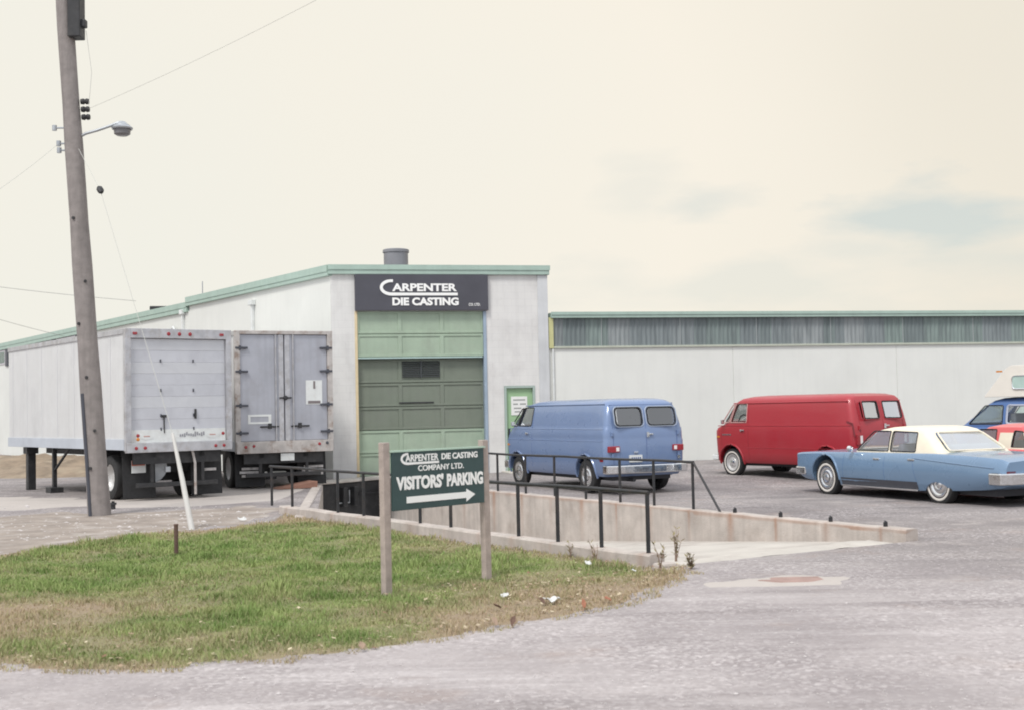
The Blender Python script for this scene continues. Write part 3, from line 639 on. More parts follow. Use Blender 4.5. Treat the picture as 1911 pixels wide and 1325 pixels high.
def weed(px, h, n, label, seed, green=False):
    rnd = random.Random(seed); p = on_line(px[0], NW_R+NN*.33, NWD) if px[1] < 1060 and px[0] < 1240 else G(*px); o = empty('dry_weed', (p.x, p.y, terrain(p.x, p.y)-.02)); tag(o, label, 'weed', 'dry weeds along the kerb wall')
    st = MB(); lf = MB()
    for i in range(n):
        a = rnd.uniform(0, 6.28); s = rnd.uniform(.08, .35); hh = h*rnd.uniform(.5, 1)
        pts = [(math.cos(a)*s*hh*t**1.4+.012*rnd.uniform(-1, 1), math.sin(a)*s*hh*t**1.4, hh*t) for t in (0, .3, .6, 1)]
        st.tube(pts, [.006, .005, .004, .002], 5)
        for k in range(7):
            t = rnd.uniform(.15, 1); q = Vector((math.cos(a)*s*hh*t**1.4, math.sin(a)*s*hh*t**1.4, hh*t)); d = Vector((rnd.uniform(-1, 1), rnd.uniform(-1, 1), rnd.uniform(.0, .9))).normalized()
            l = rnd.uniform(.03, .09); sd_ = d.cross(Vector((0, 0, 1))).normalized()*l*.18
            lf.add([q, q+d*l*.5+sd_, q+d*l, q+d*l*.5-sd_], [(0, 1, 2, 3)])
    st.build('stem', mat('dry_stem', S(140, 118, 104), .8, var=.2, scale=9), o); lf.build('foliage', mat('dry_leaf', S(136, 126, 92), .8, var=.3, scale=9), o)
weed((1262, 1046), .45, 6, 'tall dry branching weed at the broken end of the kerb wall', 3)
weed((1228, 1042), .4, 4, 'thin bare weed stalks leaning over the last railing post', 5)
weed((1062, 1026), .3, 4, 'sparse dry weed at the wall between the middle railing posts', 8)
weed((1108, 1032), .35, 3, 'single spindly dry weed left of the third last railing post', 12)
weed((1290, 1062), .2, 10, 'low dark tuft of weed on the drive past the wall end', 15)

# ------------------------------------------------------------------ text helper
def text_mesh(body, bold=.02, shear=0.0):
    cu = bpy.data.curves.new('lettering', 'FONT'); cu.body = body; cu.size = 1; cu.offset = bold; cu.shear = shear; cu.resolution_u = 4
    o = bpy.data.objects.new('lettering', cu); COL.objects.link(o); bpy.context.view_layer.update()
    me = bpy.data.meshes.new_from_object(o.evaluated_get(bpy.context.evaluated_depsgraph_get())); bpy.data.objects.remove(o); bpy.data.curves.remove(cu)
    return me
def add_text(mb, body, x0, x1, z0, z1, y, bold=.02, depth=.012, m=0):
    """text fitted to the box x0..x1, z0..z1 on the plane y (facing -y), with a little thickness"""
    me = text_mesh(body, bold); co = np.array([v.co[:] for v in me.vertices]); lo, hi = co.min(0), co.max(0)
    X = x0+(co[:, 0]-lo[0])/(hi[0]-lo[0])*(x1-x0); Z = z0+(co[:, 1]-lo[1])/(hi[1]-lo[1])*(z1-z0)
    bm = bmesh.new(); bm.from_mesh(me); bmesh.ops.triangulate(bm, faces=bm.faces)
    n = len(co); vs = [(X[i], y, Z[i]) for i in range(n)]; fs = [tuple(v.index for v in f.verts) for f in bm.faces]
    bd = [(e.verts[0].index, e.verts[1].index) for e in bm.edges if e.is_boundary]; bm.free()
    vs += [(X[i], y-depth, Z[i]) for i in range(n)]; fs2 = [tuple(i+n for i in f) for f in fs]+[(a, b, b+n, a+n) for a, b in bd]
    mb.add(vs, fs2, m)
def stroke(mb, pts, wd, y, depth, m=0):
    """flat ribbon along pts (x,z), of width wd or list of widths"""
    n = len(pts); ws = wd if isinstance(wd, (list, tuple)) else [wd]*n; l = []; r = []
    for i, p in enumerate(pts):
        a, b = Vector(pts[max(0, i-1)]), Vector(pts[min(n-1, i+1)]); t = (b-a).normalized(); q = Vector((-t.y, t.x))*ws[i]/2
        l.append(Vector(p)+q); r.append(Vector(p)-q)
    vs = []
    for yy in (y, y-depth): vs += [(p.x, yy, p.y) for p in l]+[(p.x, yy, p.y) for p in r]
    fs = []; o = 2*n
    for i in range(n-1):
        fs += [(o+i, o+i+1, o+n+i+1, o+n+i), (i, i+1, o+i+1, o+i), (n+i, n+i+1, o+n+i+1, o+n+i)]
    fs += [(0, n, o+n, o), (n-1, 2*n-1, o+2*n-1, o+n-1)]
    mb.add(vs, fs, m)
def big_c(mb, x0, x1, zb, zt, tail, wd, y, depth):
    """the tall C whose foot runs on as the underline"""
    cx = x1; rx, rz = x1-x0-wd/2, (zt-zb)/2-wd/2; cz = (zt+zb)/2; pts = []; ws = []
    for i in range(17):
        a = R(90-8+(180+8)*i/16); pts.append((cx+rx*math.cos(a), cz+rz*math.sin(a))); ws.append(wd*(.9 if i < 3 else 1))
    pts += [(cx+(tail-cx)*k/4, cz-rz) for k in range(1, 5)]; ws += [wd*.9]*4
    stroke(mb, pts, ws, y, depth)

# ------------------------------------------------------------------ the factory
FA = R(13.13); FACT = (-5.05, 35.95, 0)
B = empty('factory_building', FACT, FA); tag(B, 'long low white factory with green roof edge and tall green loading door', 'building')
mb = MB(); T = .3
mb.box(0, .72, 0, T, -.3, 5.7); mb.box(.72, 4.36, 0, T, 4.66, 5.7); mb.box(4.36, 4.93, 0, T, -.3, 5.7); mb.box(4.93, 5.85, 0, T, 2.51, 5.7); mb.box(5.85, 6.28, 0, T, -.3, 5.7)
# faint block courses on the pier
mb.build('front_wall', WALL, B)
mb = MB(); mb.box(5.98, 6.28, -.035, -.002, -.3, 5.69); mb.build('corner_pilaster', mat('pilaster_paint', (.58, .59, .60), .8, var=.08, scale=2, streak=.3), B)
# left wing (angle 111.4 deg from the front in local terms)
LA = math.atan2(.824, -.567)-FA
lx, ly = math.cos(LA), math.sin(LA); nx, ny = -ly, lx       # outward normal candidate
if nx*(-1)+ny*(-.3) < 0: nx, ny = -nx, -ny
def lw(mb, t0, t1, o0, o1, z0, z1, m=0):
    """box along the left wall: t along it, o outwards"""
    q = [(lx*t0+nx*o0, ly*t0+ny*o0), (lx*t1+nx*o0, ly*t1+ny*o0), (lx*t1+nx*o1, ly*t1+ny*o1), (lx*t0+nx*o1, ly*t0+ny*o1)]
    mb.prism(q, z0, z1, 'z', m); return mb
mb = MB(); lw(mb, .02, 11.0, -.3, -.004, -.5, 5.66); lw(mb, 11.0, 60, -.3, -.004, -.5, 5.5); mb.build('side_wall', WING, B)
mb = MB(); lw(mb, -.02, 11.1, -.3, .10, 5.66, 5.96); lw(mb, 11.1, 60, -.3, .08, 5.46, 5.80); mb.build('side_fascia', FASC, B, bevel=.01)
mb = MB(); lw(mb, -.02, 11.1, .102, .12, 5.78, 5.97); lw(mb, 11.1, 60, .082, .10, 5.62, 5.81); mb.build('gutter_edge', FASC, B)
mb = MB(); mb.box(-.06, 6.33, -.10, .3, 5.70, 5.96); mb.build('front_fascia', FASC, B, bevel=.01)
mb = MB(); mb.box(-.08, 6.35, -.125, -.1, 5.83, 5.97); mb.build('gutter_edge', FASC, B)
mb = MB(); q = [(0, .3), (6.28, .3), (6.28, 26), (lx*60, ly*60)]; mb.prism(q, 5.5, 5.68)
rf = mb.build('roof', GREYB, B)
mb = MB(); prof = [(.37, 5.5), (.37, 6.62), (.40, 6.62), (.40, 6.70), (.36, 6.72), (0, 6.72)]; mb.lathe(prof, (2.2, 2.4, 0), 'z', 28)
mb.build('vent_stack', mat('stack_steel', S(142, 142, 146), .45, .4, var=.1, scale=3, streak=.3), rf, smooth=40)
hx, hy = lx*16.6-nx*2.2, ly*16.6-ny*2.2
mb = MB(); mb.box(hx-1.6, hx+1.6, hy-.5, hy+.9, 5.6, 6.12); mb.build('roof_hatch', STEELD, rf, bevel=.03)
mb = MB(); mb.tube([(hx+.4, hy+1.6, 5.6), (hx+.4, hy+1.6, 7.3)], .02, 6); mb.build('antenna', GALV, rf)
mb = MB(); mb.box(6.2, 6.27, .3, 26, -.3, 5.7); mb.build('gable_wall', WING, B)
# left wall fittings
for t, z0, z1 in ((11.45, 0, 5.4), (5.3, 0, 5.25)):
    mb = MB(); lw(mb, t, t+.11, .0, .10, z0, z1); lw(mb, t-.08, t+.2, .0, .15, z1, z1+.16); mb.build('downspout', WHITE, B, bevel=.01)
mb = MB(); pts = []
for u, z in ((12.2, 3.2), (12.2, 4.9), (12.35, 5.0), (12.5, 4.95), (12.5, 4.7)): pts.append((lx*u+nx*.1, ly*u+ny*.1, z))
mb.tube(pts, .05, 8); mb.build('vent_pipe', WHITE, B, smooth=50)
mb = MB(); lw(mb, 17.2, 17.5, .0, .12, 4.75, 5.0); mb.build('vent_cap', WHITE, B, bevel=.02)
_d2 = Vector((-.567, .824)).normalized()
for t in [(on_line(px_, FACT, _d2).to_2d()-Vector(FACT[:2])).dot(_d2) for px_ in (148, 103, 57, 15, -40)]:
    mb = MB(); lw(mb, t+.3, t+3.3, .0, .03, 4.72, 5.44); w_ = mb.build('window', mat('lilac_frame', S(196, 192, 196), .6), B)
    mb = MB(); lw(mb, t+.5, t+3.1, .03, .04, 4.8, 5.36); mb.build('pane', GLG, w_)
    mb = MB(); lw(mb, t-.25, t+.25, .0, .06, 4.6, 5.45); mb.build('mullion_post', GREYB, B)
# loading door: fixed upper bulkhead of two green rows, roll-up sections below set back
X0, X1 = .74, 4.35; CW = (X1-X0)/3
def door_section(name, y, z0, z1, m, parent, cols=3, split=None):
    o = MB(); o.box(X0, X1, y, y+.05, z0, z1)
    st = .055
    for k in range(cols+1):
        x = X0+k*CW; o.box(max(X0, x-st), min(X1, x+st), y-.022, y-.001, z0+.012, z1-.012)
    o.box(X0, X1, y-.0225, y-.0012, z0+.012, z0+.075); o.box(X0, X1, y-.0225, y-.0012, z1-.075, z1-.012)
    return o.build(name, m, parent, bevel=.006)
for z0, z1 in ((3.37, 4.014), (4.016, 4.66)): door_section('bulkhead_panel', .05, z0, z1, DOORG, B)
mb = MB(); mb.box(X0, X1-.03, .0, .10, 3.325, 3.368); mb.build('bulkhead_rail', mat('pale_green_trim', S(164, 186, 182), .5, var=.08, scale=4), B, bevel=.006)
gd = empty('garage_door', (0, 0, 0), 0, B)
rows = [(0.02, .664), (.666, 1.314), (1.316, 1.974), (1.976, 2.644), (2.646, 3.325)]
mb = MB(); mb.box(.5, 4.5, .225, .24, -.1, 4.8); mb.build('door_light_stop', STEELD, B)  # unseen dark panel added to stop sky light leaking through the section gaps
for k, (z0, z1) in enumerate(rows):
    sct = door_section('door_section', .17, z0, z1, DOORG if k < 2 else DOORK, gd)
mb = MB(); gx0, gx1 = X0+CW+.06, X0+2*CW-.06
for k in range(9):
    z = 2.80+k*.052; mb.add([(gx0, .150, z), (gx1, .150, z), (gx1, .120, z+.012), (gx0, .120, z+.012), (gx0, .150, z+.035), (gx1, .150, z+.035)], [(0, 1, 2, 3), (3, 2, 5, 4)])
mb.box((gx0+gx1)/2-.015, (gx0+gx1)/2+.015, .115, .147, 2.78, 3.27)
mb.build('vent_grille', mat('grille_dark', S(72, 76, 78), .6, var=.1, scale=5), gd)
mb = MB(); mb.box(1.9, 2.9, .12, .146, 2.06, 2.10); mb.build('lift_handle', STEELD, gd, bevel=.01)
mb = MB(); mb.box(4.352, 4.44, -.03, .24, 0, 4.66); mb.build('door_jamb', mat('jamb_paint', S(150, 166, 182), .5, var=.1, scale=4), B, bevel=.008)
mb = MB(); mb.box(.66, .738, -.012, .24, 0, 4.66); mb.build('door_jamb', mat('jamb_cream', S(214, 196, 160), .6, var=.1, scale=4), B, bevel=.008)
mb = MB(); mb.box(.66, 4.44, -.03, .3, -.2, .018); mb.build('door_sill', STEELD, B)
# entrance door
mb = MB(); mb.box(4.935, 5.00, -.02, .2, .06, 2.505); mb.box(5.78, 5.845, -.02, .2, .06, 2.505); mb.box(5.0, 5.78, -.02, .2, 2.44, 2.505); mb.build('door_frame', mat('door_frame_paint', S(160, 176, 168), .5), B, bevel=.006)
mb = MB(); mb.box(5.0, 5.78, .06, .12, .06, 2.44); ed = mb.build('entrance_door', mat('bright_green_door', S(150, 182, 142), .5, var=.06, scale=3, streak=.15), B, bevel=.004)
mb = MB(); mb.box(5.14, 5.62, .045, .058, 1.66, 2.20); nb = mb.build('notice_board', mat('notice_white', (.76, .76, .74), .6, var=.05, scale=5), ed)
mb = MB()
for z, a, b_ in ((2.10, .06, .42), (1.98, .06, .2), (1.98, .26, .44), (1.86, .08, .3), (1.76, .1, .26)): mb.box(5.14+a, 5.14+b_, .042, .0448, z-.02, z+.02)
mb.build('faded_lettering', mat('faded_ink', S(150, 152, 150), .7), nb)
mb = MB(); mb.lathe([(.0, -.03), (.035, -.025), (.04, .0), (.02, .01), (.02, .05)], (5.07, .03, 1.12), 'y', 12); mb.box(5.04, 5.10, .048, .058, .95, 1.28); mb.build('handle', STEELD, ed)
mb = MB(); mb.box(4.8, 5.98, -1.0, -.002, -.2, .07); mb.build('doorstep', CONCP, B, bevel=.02)
# right wing
WX0, WX1 = 6.28, 34
mb = MB(); mb.box(WX0, 12.02, .06, .36, -.3, 3.60); mb.box(12.04, 17.46, .06, .36, -.3, 3.60); mb.box(17.48, 22.9, .06, .36, -.3, 3.60); mb.box(22.92, WX1, .06, .36, -.3, 3.60); mb.box(WX0, WX1, .075, .35, -.29, 3.59)
mb.build('wing_wall', WING, B)
mb = MB(); mb.box(6.44, WX1, .0, .3, 3.56, 3.62); mb.build('window_sill', mat('sill_paint', S(178, 182, 168), .6, var=.1, scale=3), B, bevel=.008)
# clerestory strip of corrugated translucent sheets
vs = []; fs = []; pidx = []; x = 6.44; i = 0; step = .034
N = int((26-6.44)/step)
for i in range(N+1):
    x = 6.44+i*step; y = .06+.022*math.sin(2*math.pi*i/4); vs += [(x, y, 3.62), (x, y, 4.44)]
fs = [(2*i, 2*i+2, 2*i+3, 2*i+1) for i in range(N)]
me = bpy.data.meshes.new('clerestory_window'); me.from_pydata(vs, [], fs)
tone = []; run = 0; cur = .5
for i in range(N+1):
    if run <= 0: run = random.choice((10, 20, 20, 20, 32)); cur = random.random()
    run -= 1; tone += [cur, cur]
at = me.attributes.new('tone', 'FLOAT', 'POINT'); at.data.foreach_set('value', tone)
cm = bpy.data.materials.new('corrugated_sheet'); cm.use_nodes = True; t = cm.node_tree; b = t.nodes['Principled BSDF']; b.inputs['Roughness'].default_value = .8; b.inputs['Specular IOR Level'].default_value = .2
an = t.nodes.new('ShaderNodeAttribute'); an.attribute_name = 'tone'; cr = t.nodes.new('ShaderNodeValToRGB')
cr.color_ramp.elements[0].color = (*S(116, 124, 126), 1); cr.color_ramp.elements[1].color = (*S(152, 157, 158), 1)
e = cr.color_ramp.elements.new(.35); e.color = (*S(134, 148, 143), 1); e = cr.color_ramp.elements.new(.65); e.color = (*S(126, 134, 136), 1)
t.links.new(an.outputs['Fac'], cr.inputs['Fac'])
tcn = t.nodes.new('ShaderNodeTexCoord'); mpp = t.nodes.new('ShaderNodeMapping'); mpp.inputs['Scale'].default_value = (1, 1, .12); t.links.new(tcn.outputs['Object'], mpp.inputs['Vector'])
nn = t.nodes.new('ShaderNodeTexNoise'); nn.inputs['Scale'].default_value = 9; nn.inputs['Detail'].default_value = 6; t.links.new(mpp.outputs['Vector'], nn.inputs['Vector'])
rr = t.nodes.new('ShaderNodeMapRange'); rr.inputs['From Min'].default_value = .4; rr.inputs['From Max'].default_value = .75; rr.inputs['To Max'].default_value = .7; t.links.new(nn.outputs['Fac'], rr.inputs['Value'])
mx = t.nodes.new('ShaderNodeMix'); mx.data_type = 'RGBA'; t.links.new(rr.outputs['Result'], mx.inputs['Factor']); t.links.new(cr.outputs['Color'], mx.inputs['A']); mx.inputs['B'].default_value = (*S(96, 103, 105), 1)
t.links.new(mx.outputs['Result'], b.inputs['Base Color'])
for p in me.polygons: p.use_smooth = True
cw = link_mesh('clerestory_window', me, cm, B)
mb = MB(); mb.box(6.5, 33.9, .12, .2, 3.6, 4.43); mb.build('window_backing', GREYB, cw)
for k in range(9):
    x = 7.9+k*2.45; mb = MB(); mb.box(x, x+.02, .028, .07, 3.63, 4.43); mb.build('window_batten', mat('batten', S(160, 166, 166), .7), cw)
mb = MB(); mb.box(6.30, 6.438, -.02, .3, 3.56, 4.46); mb.build('window_end_post', mat('ochre_post', S(192, 190, 140), .6, var=.1, scale=5), B, bevel=.006)
mb = MB(); mb.box(6.36, WX1, -.10, .36, 4.44, 4.60); mb.build('wing_fascia', FASC, B, bevel=.008)
mb = MB(); mb.box(6.36, WX1, -.125, -.1025, 4.53, 4.615); mb.build('gutter_edge', FASC, B)
mb = MB(); mb.box(6.28, WX1, .3, 26, 4.40, 4.58); mb.build('wing_roof', GREYB, B)
mb = MB(); mb.box(33.8, 34, .37, 26, -.3, 4.4); mb.build('end_wall', WING, B)
mb = MB(); mb.tube([(6.42, .02, 0), (6.42, .02, 3.55)], .03, 8); mb.build('conduit', WHITE, B, smooth=50)

# company sign on the front
c_, s_n = math.cos(FA), math.sin(FA)
def floc(x, y, z): return (FACT[0]+c_*x-s_n*y, FACT[1]+s_n*x+c_*y, z)
SG = empty('fascia_sign', floc(.67, 0, 4.67), FA); tag(SG, 'wide dark grey company sign with white lettering over the loading door', 'sign')
mb = MB(); mb.box(0, 3.82, -.13, -.004, 0, 1.02); mb.build('sign_panel', SIGNK, SG, bevel=.01)
mb = MB(); k = 3.82/1775
def sx(p): return (p-65)*k
def sz(p): return (535-p)/480*1.02
big_c(mb, sx(390), sx(545), sz(338), sz(120), sx(1425), .085, -.13, .02)
add_text(mb, 'ARPENTER', sx(552), sx(1415), sz(280), sz(176), -.13, .035, .02)
add_text(mb, 'DIE CASTING', sx(552), sx(1436), sz(470), sz(364), -.13, .045, .02)
add_text(mb, 'CO. LTD.', sx(1572), sx(1730), sz(476), sz(440), -.13, .02, .01)
mb.build('lettering', LETW, SG)

# visitors parking sign
pa, pb = Vector((-1.33, 13.23)), Vector((-.33, 14.33)); dv = pb-pa; SL = dv.length; sa = math.atan2(dv.y, dv.x)
VS = empty('parking_sign', (pa.x, pa.y, -.02), sa); tag(VS, 'dark green visitors parking sign with arrow on two timber posts in the grass', 'sign')
def post(x, top, lean):
    mb = MB(); h = .046
    vs = []; N_ = 8
    for i in range(N_+1):
        z = -.15+(top+.15)*i/N_; o_ = lean*z
        for (a, b_) in ((-h, -h*.8), (h, -h*.8), (h, h*.8), (-h, h*.8)): vs.append((x+a+o_, b_, z))
    fs = [(4*i+j, 4*i+(j+1) % 4, 4*i+4+(j+1) % 4, 4*i+4+j) for i in range(N_) for j in range(4)]+[(3, 2, 1, 0), tuple(range(4*N_, 4*N_+4))]
    mb.add(vs, fs); mb.build('post', WOOD, VS, bevel=.006)
post(0, 1.55, -.004); post(SL, 1.53, -.012)
bz0, bz1 = .845, 1.445; bx0, bx1 = .056, SL-.07
mb = MB(); mb.box(bx0, bx1, -.055, -.028, bz0, bz1); mb.build('sign_board', SIGNG, VS, bevel=.003)
mb = MB(); mb.box(bx0-.02, bx1+.02, -.065, .0, bz1+.001, bz1+.018); mb.build('board_cap', mat('pale_cap', S(170, 194, 178), .5), VS)
mb = MB(); bw, bh = bx1-bx0, bz1-bz0
def U(u): return bx0+bw*u
def V(v): return bz1-bh*v
yy = -.0552
big_c(mb, U(.085), U(.155), V(.225), V(.015), U(.49), .026, yy, .004)
add_text(mb, 'ARPENTER', U(.135), U(.485), V(.17), V(.05), yy, .02, .004)
add_text(mb, 'DIE CASTING', U(.52), U(.925), V(.165), V(.055), yy, .03, .004)
add_text(mb, 'COMPANY LTD.', U(.265), U(.765), V(.345), V(.245), yy, .015, .004)
add_text(mb, "VISITORS'", U(.035), U(.535), V(.655), V(.415), yy, .045, .004)
add_text(mb, 'PARKING', U(.575), U(.985), V(.655), V(.425), yy, .045, .004)
mb.prism([(U(.14), V(.885)), (U(.79), V(.885)), (U(.79), V(.95)), (U(.89), V(.83)), (U(.79), V(.72)), (U(.79), V(.775)), (U(.14), V(.775))], yy, yy-.004, 'y')
mb.build('lettering', LETW, VS)

# ------------------------------------------------------------------ utility pole, guy wire, wires
pb_ = G(186, 962); pz = terrain(pb_.x, pb_.y)
UPO = empty('utility_pole', (pb_.x, pb_.y, pz)); tag(UPO, 'tall leaning grey timber utility pole with lamp arm beside the trailers', 'utility pole')
def pole_at(z): 
    P0 = D(186, 962, pb_.y); P1 = D(119, 0, pb_.y); t = z/(P1.z-P0.z); return Vector(((P1.x-P0.x)*t, 0, z))
mb = MB(); pts = []; rs = []
for i in range(17):
    z = -.6+12.2*i/16; p = pole_at(z); pts.append((p.x, p.y, p.z)); rs.append(.21-.006*z+.006*math.sin(i*2.1))
mb.tube(pts, rs, 20); mb.build('pole_shaft', POLE, UPO, smooth=50)
p = pole_at(9.25); mb = MB(); mb.box(p.x+.10, p.x+.34, p.y-.22, p.y+.1, 9.05, 10.2); mb.box(p.x+.16, p.x+.42, p.y-.15, p.y, 9.25, 9.4); mb.build('equipment_box', STEELD, UPO, bevel=.02)
for z in (7.55, 7.7, 7.85):
    p = pole_at(z); mb = MB(); mb.lathe([(.0, .12), (.05, .12), (.06, .17), (.04, .2), (.06, .23), (.05, .27), (0, .28)], (p.x+.07, p.y, z), 'x', 12); mb.build('insulator', STEELD, UPO, smooth=40)
for z, l in ((7.35, .34), (7.05, .28), (6.92, .28)):
    p = pole_at(z); mb = MB(); mb.tube([(p.x, p.y, z), (p.x-l, p.y-.02, z)], .018, 6); mb.lathe([(0, -.05), (.045, -.05), (.045, .05), (0, .05)], (p.x-l, p.y-.02, z), 'z', 10); mb.build('bracket', GALV, UPO)
p = pole_at(7.0); la = D(160, 250, pb_.y); lb_ = D(205, 236, pb_.y); lc = D(228, 236, pb_.y)
def rel(q): return (q.x-pb_.x, q.y-pb_.y, q.z-pz)
a_, b_, c2 = rel(la), rel(lb_), rel(lc)
mb = MB(); mb.tube([(a_[0]-.1, 0, a_[2]-.05), a_, ((a_[0]+b_[0])/2, 0, (a_[2]*.55+b_[2]*.45)), b_, (c2[0]-.08, 0, b_[2]+.06), (c2[0], 0, b_[2]+.07)], .028, 8); mb.build('lamp_arm', GALV, UPO, smooth=50)
mb = MB(); cx_, cz_ = c2[0], b_[2]+.06; mb.lathe([(0, .02), (.06, .02), (.1, -.02), (.2, -.10), (.19, -.13), (.165, -.12), (.15, -.05), (0, -.03)], (cx_, 0, cz_), 'z', 22); lh = mb.build('lamp_head', GALV, UPO, smooth=40)
mb = MB(); mb.lathe([(.16, -.115), (.15, -.22), (.10, -.25), (0, -.255)], (cx_, 0, cz_), 'z', 20); mb.build('lamp_bowl', mat('lamp_bowl', S(112, 110, 112), .3, var=.1, scale=8), lh, smooth=40)
for z in (.9, 1.6, 2.6, 3.6, 4.4, 5.6):
    p = pole_at(z); a = random.uniform(-2.2, -.9); r_ = .208-.006*z; mb = MB(); mb.tube([(p.x+math.cos(a)*r_*.9, p.y+math.sin(a)*r_*.9, z), (p.x+math.cos(a)*(r_+.025), p.y+math.sin(a)*(r_+.025), z)], .03, 8); mb.build('bolt', STEELD, UPO)
mb = MB(); pts = []
for i in range(9): z = .0+2.3*i/8; p = pole_at(z); r_ = .214-.006*z; pts.append((p.x-.11, p.y-r_+.03, z))
mb.tube(pts, .035, 8); mb.build('ground_conduit', GREYB, UPO)

gb_ = G(360, 988); g1 = D(322, 808, 21.4); g2 = D(187, 355, 23.0); top = pole_at(6.9)+Vector((pb_.x+.15, pb_.y-.2, pz))
GW = empty('guy_wire', gb_); tag(GW, 'slanted guy wire with pale guard tube anchored in front of the white trailer', 'guy wire')
def rl(q): q = Vector(q)-gb_; return (q.x, q.y, q.z)
mb = MB(); mb.tube([rl(g1), rl(g2), rl(top)], .0045, 6); mb.build('wire', WIRE, GW)
mb = MB(); mb.tube([(0, 0, -.1), rl(gb_.lerp(g1, .5)), rl(g1)], [.05, .042, .024], 12); mb.build('guard_tube', mat('guard_cream', S(202, 200, 196), .5, var=.12, scale=6, dirt=S(170, 160, 150), dirt_amt=.4, dirt_scale=3), GW, smooth=50)
dvec = (Vector(rl(top))-Vector(rl(g2))).normalized()
mb = MB(); q = Vector(rl(g2)); mb.tube([q-dvec*.1, q-dvec*.04, q+dvec*.04, q+dvec*.1], [.03, .06, .06, .03], 8); mb.build('insulator', STEELD, GW)
s1 = G(329, 1030); mb = MB(); mb.tube([(0, 0, -.1), (.0, 0, .40)], .028, 8); mb.tube([(0, 0, .40), (0, 0, .415)], [.034, .03], 8)
tag(mb.build('marker_stake', mat('rusty_stake', S(96, 74, 66), .8, var=.2, scale=12), loc=(s1.x, s1.y, lawn_z(s1.x, s1.y)), smooth=50), 'short dark rusty stake standing alone in the grass', 'stake')
vp = G(211, 950); mb = MB(); mb.tube([(0, 0, -.05), (0, 0, .09)], .05, 10); mb.tube([(0, 0, .09), (0, 0, .13)], [.075, .07], 10); mb.tube([(0, 0, .13), (0, 0, .16)], .03, 8)
tag(mb.build('valve_cap', STEELD, loc=(vp.x, vp.y, terrain(vp.x, vp.y)), smooth=50), 'small dark pipe cap in the ground right of the utility pole', 'pipe cap')
def wire(name, label, pts, r):
    pts = [Vector(p) for p in pts]; b0 = pts[0]; mb = MB(); P_ = []
    for i in range(len(pts)-1):
        for k in range(12):
            t = k/12; q = pts[i].lerp(pts[i+1], t); sag = (pts[i+1]-pts[i]).length*.008*4*t*(1-t); P_.append(q-b0-Vector((0, 0, sag)))
    P_.append(pts[-1]-b0); mb.tube(P_, r, 5); tag(mb.build(name, WIRE, loc=b0), label, 'wire')
pw = lambda z: pole_at(z)+Vector((pb_.x, pb_.y, pz))
wire('overhead_wire', 'overhead wire rising from the pole bracket to the upper left', [pw(7.05)+Vector((-.28, -.02, 0)), D(-120, 430, 17)], .0035)
wire('overhead_wire', 'thin overhead wire climbing from the pole insulators to the upper right', [pw(7.7)+Vector((.3, 0, 0)), D(620, -15, 20)], .0035)
wire('overhead_wire', 'far overhead wire crossing behind the pole above the roof', [D(-120, 520, 44), D(254, 562, 48)], .012)
wire('overhead_wire', 'low far overhead wire dropping behind the pole to the side roof', [D(-120, 560, 50), D(120, 628, 58)], .012)
wire('overhead_wire', 'loose hanging wire from the equipment box down to the insulators', [pw(9.2)+Vector((.40, -.05, 0)), pw(8.4)+Vector((.45, -.05, 0)), pw(7.75)+Vector((.35, -.05, 0))], .005)

# ------------------------------------------------------------------ trailers
def wheel(parent, x, y, side, Rr, wd, style='steel', white=False, name='wheel'):
    """side = +1: outer face towards +y"""
    e = empty(name, (x, y, Rr), 0, parent); s = side
    prof = [(Rr*.60, -wd*.45), (Rr*.86, -wd*.5), (Rr*.965, -wd*.42), (Rr, -wd*.25), (Rr, wd*.25), (Rr*.965, wd*.42), (Rr*.86, wd*.5), (Rr*.60, wd*.45)]
    mb = MB(); mb.lathe([(a, h*s) for a, h in prof], (0, 0, 0), 'y', 32, closed=True); mb.build('tyre', RUB, e, smooth=35)
    if white:
        mb = MB(); mb.lathe([(Rr*.68, s*(wd*.475)), (Rr*.70, s*(wd*.50)), (Rr*.78, s*(wd*.512)), (Rr*.80, s*(wd*.49))], (0, 0, 0), 'y', 32); mb.build('whitewall', mat('whitewall', S(214, 208, 200), .6, var=.08, scale=20), e, smooth=40)
    if style == 'steel':
        pr = [(0, .42), (.12, .42), (.16, .38), (.30, .36), (.33, .30), (.44, .30), (.50, .40), (.60, .46), (.61, .40), (.60, -.3)]
        mb = MB(); mb.lathe([(a*Rr, h*wd*s) for a, h in pr], (0, 0, 0), 'y', 28); mb.build('rim', RIM, e, smooth=40)
        mb = MB(); mb.lathe([(a*Rr, h*wd*s) for a, h in [(0, .50), (.12, .49), (.20, .44), (.22, .37)]], (0, 0, 0), 'y', 20); mb.build('hub_cap', CHROME, e, smooth=40)
    elif style == 'cover':
        pr = [(0, .47), (.14, .46), (.19, .41), (.30, .46), (.40, .44), (.44, .37), (.50, .43), (.60, .47), (.64, .44), (.63, .2)]
        mb = MB(); mb.lathe([(a*Rr, h*wd*s) for a, h in pr], (0, 0, 0), 'y', 28); mb.build('rim', CHROME, e, smooth=40)
    else:
        pr = [(0, .1), (.2, .1), (.25, .0), (.42, -.1), (.56, .1), (.61, .42), (.62, .3)]
        mb = MB(); mb.lathe([(a*Rr, h*wd*s) for a, h in pr], (0, 0, 0), 'y', 24); mb.build('rim', RIM, e, smooth=40)
    return e
